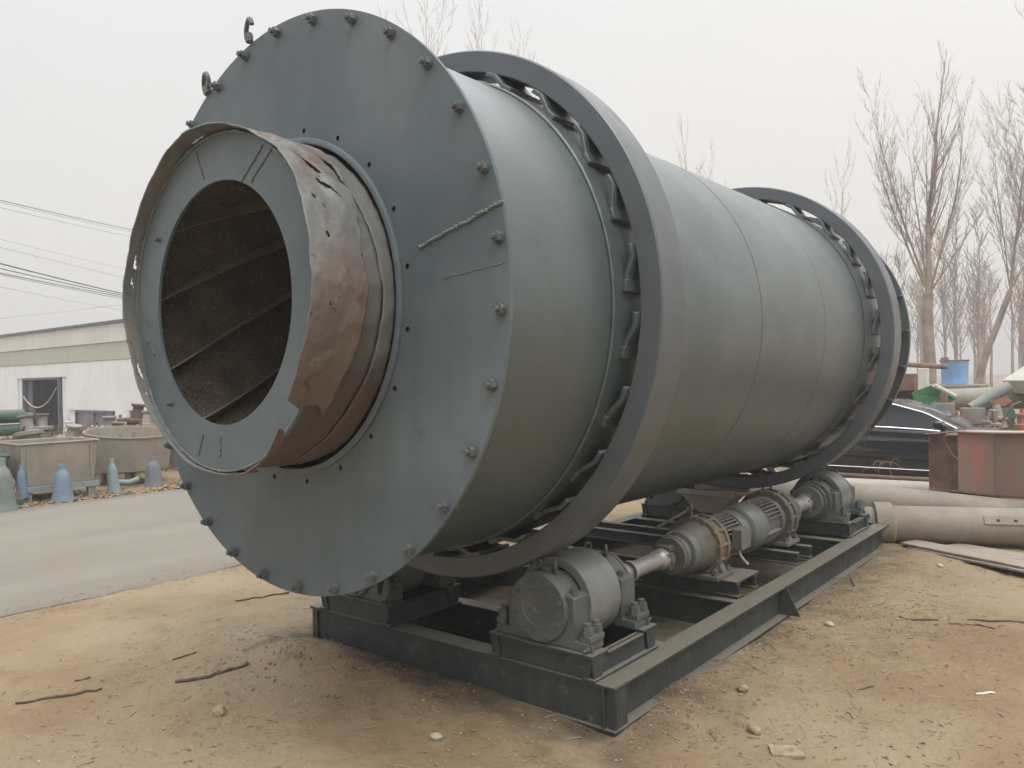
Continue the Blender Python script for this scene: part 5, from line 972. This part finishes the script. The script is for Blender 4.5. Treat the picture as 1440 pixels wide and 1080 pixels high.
# ------------------------------------------------------------ bare trees
def tree(name, label, base, H, r0, fork, limbs, seed, m='bark', lean=(0, 0), dens=1.0, crown_n=3, group='bare trees behind the yard', cat='tree', minr=.005):
    rnd = random.Random(seed); t = thing(name, label, cat, base, group); B = V(base)
    tr = MB(); cr_ = MB()
    def branch(mb, p, d, ln, r, lvl, up):
        n = max(4, int(ln / (.5 if lvl < 2 else .22))); pts = [p]; rr = [r]; q = p.copy(); dd = d.copy(); kids = []
        for i in range(n):
            dd = (dd + V((rnd.gauss(0, 1), rnd.gauss(0, 1), rnd.gauss(0, .6))) * (.030 + .018 * lvl) + V((0, 0, up * (1.0 if lvl == 0 else 1.5)))).normalized()
            q = q + dd * ln / n; f = (i + 1) / n; pts.append(q.copy()); rr.append(max(minr * .6, r * (1 - f) ** .8))
            kids.append((q.copy(), dd.copy(), rr[-1], f))
        mb.tube(pts, rr, 7 if r > .08 else (5 if r > .03 else 3), caps=(False, False))
        if lvl >= 3: return
        for (q, dd, rk, f) in kids:
            if f < .18: continue
            k = (2.3, 2.4, 1.9)[min(lvl, 2)] * dens * (1 if f < .9 else .6)
            k = int(k) + (rnd.random() < k - int(k))
            for _ in range(k):
                a = rnd.uniform(0, 2 * pi); o_ = dd.orthogonal().normalized(); s_ = (o_ * cos(a) + dd.cross(o_) * sin(a))
                sp = rnd.uniform(.30, .60); nd = (dd * cos(sp) + s_ * sin(sp)); 
                if nd.z < 0: nd.z *= .3
                l2 = ln * rnd.uniform(.22, .46) * (1.12 - f * .65)
                if l2 < .15: continue
                branch(mb, q, nd.normalized(), l2, max(minr, rk * rnd.uniform(.30, .48)), lvl + 1, .10)
    zf = H * fork; n = 8; tp = [B + V((lean[0] * (i / n) ** 1.3, lean[1] * (i / n) ** 1.3, -.1 + (zf + .1) * i / n)) + V((rnd.gauss(0, .02), rnd.gauss(0, .02), 0)) * (i > 0) for i in range(n + 1)]
    tr.tube(tp, [r0 * (1.25 if i == 0 else 1) * (1 - .3 * i / n) for i in range(n + 1)], 12); part('trunk', tr, m, t, smooth=60)
    top = tp[-1]; rt = r0 * .7
    for (a, spread, f0, lf, rf_) in limbs:
        st_ = tp[-1] if f0 >= 1 else tp[0].lerp(tp[-1], f0); st_ = min(tp, key=lambda p: abs(p.z - (B.z + zf * f0)))
        d = V((cos(a) * sin(spread), sin(a) * sin(spread), cos(spread)))
        branch(cr_, st_.copy(), d, (H - st_.z + B.z) * lf, rt * rf_ * (.66 if rf_ > .8 else .5), 0, .03)
    part('crown', cr_, m, t, smooth=60)
    return t
RGT = atan2(.629, .777)   # direction that reads as "to the right" from the camera
tree('bare_poplar', 'tallest bare poplar, thick trunked with fanned limbs, behind the whitewashed post', (-1.72, 24.2, 0), 11.4, .205, .375,
     [(RGT, .03, 1, 1.0, .95), (RGT + pi, .42, 1, .72, .55), (RGT + pi - .3, .24, 1, .88, .6), (RGT, .40, 1, .80, .6), (RGT + 1.5, .3, 1, .8, .5), (RGT - .5, .62, 1, .42, .4), (RGT + pi + .5, .75, .75, .3, .3)], 5, dens=1.0)
tree('bare_poplar', 'bare tree leaning right with a forked crown, just right of the tallest poplar', (-1.0, 25.9, 0), 11.0, .125, .40,
     [(RGT, .16, 1, 1.0, .9), (RGT, .50, 1, .72, .6), (RGT + pi, .12, 1, .8, .55), (RGT + 1.4, .35, 1, .6, .5)], 8, lean=(1.1, .9))
tree('young_poplar', 'thin bare young tree rising just right of the far drum ring', (-4.35, 25.6, 0), 9.0, .085, .35, [(RGT + pi, .12, 1, 1.0, .9), (RGT + pi, .4, 1, .45, .5), (RGT, .3, 1, .5, .5)], 12, dens=.8, lean=(-.4, -.3))
tree('bare_poplar', 'bare tree with dense fine twigs near the right edge of the photo', (1.15, 29.5, 0), 12.0, .16, .30, [(RGT, .05, 1, 1, .9), (RGT + pi, .28, 1, .8, .6), (RGT, .35, 1, .75, .6), (RGT + 1.6, .3, 1, .7, .5), (RGT - 1.6, .3, 1, .7, .5)], 21, m='bark2', dens=1.25)
tree('bare_poplar', 'bare tree cut off by the right edge, trunk behind the cream hood', (2.2, 26.5, 0), 12.3, .19, .28, [(RGT + pi, .12, 1, 1, .9), (RGT + pi, .38, 1, .7, .55), (RGT, .3, 1, .8, .6), (RGT + 1.6, .3, 1, .7, .5), (RGT - 1.4, .25, 1, .8, .5)], 23, m='bark2', dens=1.25)
tree('bare_poplar', 'slim pale bare tree directly right of the blue barrel', (-.1, 32.0, 0), 10.2, .13, .42, [(RGT, .06, 1, 1, .9), (RGT + pi, .35, 1, .6, .5), (RGT, .4, 1, .6, .5)], 31, m='bark2', dens=1.1)
for k_, (b_, H_, sd2, lb) in enumerate([((-21.0, 21.8, 0), 20.2, 41, 'bare tree topping out between the end plate and the near ring'), ((-20.5, 25.6, 0), 19.6, 42, 'bare tree whose tip shows over the crest of the near ring'), ((-18.6, 26.2, 0), 18.0, 43, 'bare tree tip over the right shoulder of the near ring'),
                                    ((-13.0, 31.5, 0), 13.2, 44, 'fan of thin bare twigs standing over the drum beside the far ring'), ((-11.6, 31.0, 0), 11.6, 45, 'small bare tree barely showing over the drum beside the far ring')]):
    tree('bare_poplar', lb, b_, H_, .12, .5, [(RGT, .02, 1, 1.0, .8), (RGT + pi, .12, 1, .7, .45), (RGT, .12, 1, .7, .45)], sd2, dens=.55, minr=.008, m='bark2')
# far wood: dozens of thin trunks reading as one mass
wd = MB(); rnd = random.Random(77)
def thin_tree(p, H):
    n = 6; q = V(p); pts = [q + V((rnd.gauss(0, .1) * i / n, rnd.gauss(0, .1) * i / n, H * i / n)) for i in range(n + 1)]
    wd.tube(pts, [max(.02, .11 * (1 - i / n)) for i in range(n + 1)], 4, caps=(False, False))
    for k in range(26):
        f = rnd.uniform(.25, .98) ** .8; b = pts[0].lerp(pts[-1], f); a = rnd.uniform(0, 2 * pi); ln = H * .30 * (1.1 - f) + .4
        d = V((cos(a), sin(a), rnd.uniform(1.4, 3.2))).normalized(); c = b + d * ln * .5 + V((rnd.gauss(0, .08), rnd.gauss(0, .08), 0)); e_ = b + d * ln + V((0, 0, ln * .12)); wd.tube([b, c, e_], [.030, .02, .012], 3, caps=(False, False))
        for j in range(4):
            s_ = b.lerp(e_, rnd.uniform(.25, .95)); a2 = rnd.uniform(0, 2 * pi); d2 = V((cos(a2), sin(a2), rnd.uniform(.6, 2))).normalized(); wd.tube([s_, s_ + d2 * rnd.uniform(.3, .9)], [.014, .009], 3, caps=(False, False))
for i in range(95):
    u = rnd.uniform(0, 1); px = -19 + 46 * u; D_ = rnd.uniform(0, 26)
    thin_tree((px * 1.0 + D_ * -.45, 42 + px * .42 + D_, 0), rnd.uniform(7, 10.5) + (1.5 if px > 6 else 0))
solo('distant_wood', wd, 'bark2', 'hazy mass of bare thin trees beyond the yard', 'wood', kind='stuff', smooth=60)

# ------------------------------------------------------------ sticks, stones and litter on the dirt
def gz(x, y): return ground_h(x, y)
def stick(pts, r, label, m='twig', cat='stick', name='dry_stick'):
    P3 = []; r *= .62
    for i in range(len(pts) - 1):
        for k in range(6):
            t = k / 6; x = pts[i][0] + (pts[i + 1][0] - pts[i][0]) * t; y = pts[i][1] + (pts[i + 1][1] - pts[i][1]) * t
            P3.append(V((x + .006 * fbm(x * 20, y * 20), y + .006 * fbm(y * 20, x * 20, 4), gz(x, y) + r * .9)))
    x, y = pts[-1]; P3.append(V((x, y, gz(x, y) + r)))
    n = len(P3); solo(name, MB().tube(P3, [r * (.6 + .6 * sin(pi * (.15 + .8 * i / n))) for i in range(n)], 6), m, label, cat, loc=P3[0], group='loose sticks on the dirt', smooth=60)
stick([(-1.36, .05), (-1.22, .20), (-1.10, .42)], .016, 'thick dark curved stick lying left of the frame')
stick([(-1.78, -.72), (-1.66, -.50), (-1.60, -.30)], .012, 'long bent stick with a dark tip at the lower left')
stick([(-1.88, -.35), (-1.84, -.27)], .010, 'short dark twig above the long bent stick')
stick([(-1.72, .22), (-1.70, .38)], .008, 'thin twig lying between the bent stick and the frame')
stick([(-2.70, 1.30), (-2.55, 1.75)], .011, 'dark curved twig beside the left end of the frame')
stick([(2.0, 4.05), (2.26, 4.12)], .011, 'short straight stick right of the frame gusset')
stick([(2.42, 4.30), (2.72, 4.40), (3.1, 4.55)], .010, 'long thin stick near the right edge')
stick([(2.34, 4.05), (2.5, 4.2), (2.62, 4.16)], .007, 'thin crooked twig below the long stick on the right')
stick([(2.12, 2.50), (2.19, 2.60)], .007, 'small dark twig in the middle of the bare dirt on the right')
stick([(2.70, 2.82), (2.79, 2.86)], .009, 'small white stick lying on the bare dirt at the right', 'paper')
stick([(1.48, 4.75), (1.38, 5.0)], .012, 'thin stick leaning against the right side beam', 'twig')
def rock(loc, r, label, m='stone', flat=.7, seed=1):
    bm = bmesh.new(); bmesh.ops.create_icosphere(bm, subdivisions=3, radius=r); q = MB()
    q.v = [V((v.co.x, v.co.y * .8, v.co.z * flat)) * (1 + .28 * fbm(v.co.x / r * 1.1 + seed * 7, v.co.y / r * 1.1, v.co.z / r * 1.1, 4)) + V((loc[0], loc[1], gz(*loc) + r * flat * .5)) for v in bm.verts]; q.f = [tuple(v.index for v in f.verts) for f in bm.faces]; bm.free()
    solo('stone', q, m, label, 'stone', loc=(loc[0], loc[1], gz(*loc)), group='stones on the dirt', smooth=50)
rock((1.62, 1.98), .035, 'upper rounded stone beside the right side beam', seed=2); rock((1.86, 1.55), .04, 'tan stone lowest beside the right side beam', seed=3); rock((.62, .42), .035, 'pale stone in front of the end beam', 'palestone', .5, 4)
rock((1.93, 5.95), .03, 'white stone near the boards', 'palestone', seed=5); rock((1.62, 3.6), .035, 'crumpled pale lump beside the gusset plate', 'palestone', .6, 6); rock((-.72, -.02), .05, 'brown clod in the debris left of the end beam', seed=7)
q = MB(); q.box((2.08, 1.42, gz(2.08, 1.42) + .012), (.16, .11, .02), Matrix.Rotation(.55, 3, 'Z')); solo('tile_piece', q, 'stone', 'small flat tan tile half sunk in the dirt at the bottom', 'tile', loc=(2.08, 1.42, 0), smooth=0, bevel=.004)

def litter(name, label, cat, m, n, sampler, kind_, seed):
    rnd = random.Random(seed); mb = MB()
    for _ in range(n):
        x, y, s_ = sampler(rnd); z = gz(x, y)
        if -10.05 < x < -3.95: z = max(z, .016)
        if kind_ == 'leaf':
            a = rnd.uniform(0, 2 * pi); L_ = s_ * rnd.uniform(.6, 1.3); w = L_ * rnd.uniform(.35, .6); cu = rnd.uniform(-.4, .5) * L_; ti = rnd.uniform(0, .5) * w
            d = V((cos(a), sin(a), 0)); e_ = V((-sin(a), cos(a), 0)); c = V((x, y, z + .004))
            mb.add([c - d * L_ / 2 + V((0, 0, abs(cu) * .4)), c - e_ * w / 2, c + e_ * w / 2 + V((0, 0, ti)), c + d * L_ / 2 + V((0, 0, abs(cu) * .7))], [(0, 1, 2), (1, 3, 2)])
        elif kind_ == 'straw':
            a = rnd.uniform(0, 2 * pi); L_ = s_ * rnd.uniform(.5, 1.5); d = V((cos(a), sin(a), rnd.uniform(-.05, .25))); c = V((x, y, z + .004)); mb.tube([c, c + d * L_ * .5, c + d * L_ + V((0, 0, -.2 * L_ * rnd.random()))], s_ * .018 + .0008, 3, caps=(False, False))
        else:
            r = s_ * rnd.uniform(.4, 1.3); c = V((x, y, z + r * .25)); ps = [V((rnd.uniform(.7, 1.2) * r, 0, 0)), V((-rnd.uniform(.7, 1.2) * r, 0, 0)), V((0, rnd.uniform(.6, 1.1) * r, 0)), V((0, -rnd.uniform(.6, 1.1) * r, 0)), V((0, 0, rnd.uniform(.4, .8) * r)), V((0, 0, -.5 * r))]
            R3 = Matrix.Rotation(rnd.uniform(0, 6), 3, 'Z') @ Matrix.Rotation(rnd.uniform(0, .6), 3, 'X')
            mb.add([c + R3 @ p for p in ps], [(0, 2, 4), (2, 1, 4), (1, 3, 4), (3, 0, 4), (2, 0, 5), (1, 2, 5), (3, 1, 5), (0, 3, 5)])
    solo(name, mb, m, label, cat, kind='stuff', smooth=0)
clus = [(-.9, .35, .7, 2.2), (-.3, .25, .6, 1.6), (1.45, 1.5, .4, 2), (1.5, 3.0, .4, 1.5), (1.45, 4.5, .5, 2), (2.1, 4.3, .45, 2.2), (1.9, 4.1, .3, 1.4), (2.3, 1.3, .35, 1.2), (2.1, 2.3, .5, 1.0), (2.0, 3.6, .35, 1.2), (-1.0, -.55, .4, .9), (-1.6, .1, .5, .6), (2.9, 3.0, .5, .8), (2.5, 1.9, .5, .7), (-1.9, 1.2, .6, .7), (.3, .2, .5, .9), (1.9, 5.9, .6, 1.2)]
wsum = sum(c[3] for c in clus)
def near_s(spread, s0):
    def f(r):
        if r.random() < .35:
            while True:
                x, y = r.uniform(-4, 5), r.uniform(-1.2, 7.5)
                if True: return x, y, s0 * r.uniform(.5, 1)
        k = r.uniform(0, wsum)
        for c in clus:
            k -= c[3]
            if k <= 0: break
        return r.gauss(c[0], c[2] * spread), r.gauss(c[1], c[2] * spread), s0 * r.uniform(.5, 1.2)
    return f
litter('gravel', 'loose grit and crumbs of soil scattered over the dirt', 'gravel', 'stone', 5200, near_s(1.3, .0075), 'grit', 1)
litter('gravel', 'fewer pale pebbles mixed into the dirt', 'gravel', 'palestone', 260, near_s(1.0, .008), 'grit', 2)
litter('soil_clods', 'small dark clods of earth along the steel frame', 'soil', 'dirtclod', 900, lambda r: ((r.uniform(-1.4, 1.35), .72 - abs(r.gauss(0, .18)) - .12 * r.random(), .011 * r.uniform(.3, 1.4)) if r.random() < .5 else (1.34 + abs(r.gauss(0, .15)), r.uniform(.6, 7), .010 * r.uniform(.3, 1.4))), 'grit', 3)
litter('leaf_litter', 'dry brown leaves and bark scraps scattered over the dirt', 'leaf litter', 'leaf', 1700, near_s(1.0, .030), 'leaf', 4)
litter('straw_litter', 'dry straw and grass stems scattered over the dirt', 'straw', 'straw', 1500, near_s(.9, .055), 'straw', 5)
litter('twig_litter', 'fine dark twigs scattered over the dirt', 'twigs', 'twig', 420, near_s(1.0, .06), 'straw', 6)
litter('verge_leaves', 'band of dry brown leaves along the far road verge', 'leaf litter', 'leaf', 9000, lambda r: (-10.15 - abs(r.gauss(0, .45)), r.uniform(-2, 9), .10 * r.uniform(.5, 1.1)), 'leaf', 7)
litter('verge_straw', 'dry yellow grass along the far road verge', 'dry grass', 'straw', 5000, lambda r: (-10.1 - abs(r.gauss(0, .6)), r.uniform(-2, 9), .17 * r.uniform(.4, 1.1)), 'straw', 8)
litter('verge_straw', 'sparse dry grass along the near road edge', 'dry grass', 'straw', 1500, lambda r: (-3.85 + r.gauss(0, .14), r.uniform(-2.5, 5), .05 * r.uniform(.4, 1.1)), 'straw', 9)
litter('yard_debris', 'dark leaves and rubble around the pipes and the yard machines', 'debris', 'twig', 4000, lambda r: (r.uniform(.5, 5), r.uniform(6.8, 11), .045 * r.uniform(.4, 1.2)), 'leaf', 10)
# tangle of thin wire beside the far roller
w_ = MB(); rnd = random.Random(5)
for k_ in range(5):
    c = V((.95 + rnd.gauss(0, .10), 8.25 + rnd.gauss(0, .1), .68 + rnd.gauss(0, .05))); ax_ = V((rnd.gauss(0, .5), 1, rnd.gauss(0, .5))); w_.torus(c, ax_, rnd.uniform(.06, .17), .0018, 22, 3, rnd.uniform(0, 3), rnd.uniform(4, 6.1))
solo('wire_tangle', w_, 'wire', 'tangle of thin rusty wire in front of the car, above the tapered pipe', 'wire', loc=(.95, 8.25, .5), smooth=60)

# ------------------------------------------------------------ smoggy air
HZ = bpy.data.materials.new('smog'); HZ.use_nodes = True; n_ = HZ.node_tree.nodes; n_.clear()
pv = n_.new('ShaderNodeVolumePrincipled'); pv.inputs['Color'].default_value = (.95, .935, .925, 1); pv.inputs['Density'].default_value = .0045; pv.inputs['Anisotropy'].default_value = .2
ou = n_.new('ShaderNodeOutputMaterial'); HZ.node_tree.links.new(pv.outputs[0], ou.inputs['Volume'])
M['smog'] = HZ
hz = mk('haze', MB().b2(-410, 410, -410, 410, -3, 24), 'smog', smooth=0); hz['kind'] = 'stuff'; hz['label'] = 'thin pale smog over the whole yard'; hz['category'] = 'haze'
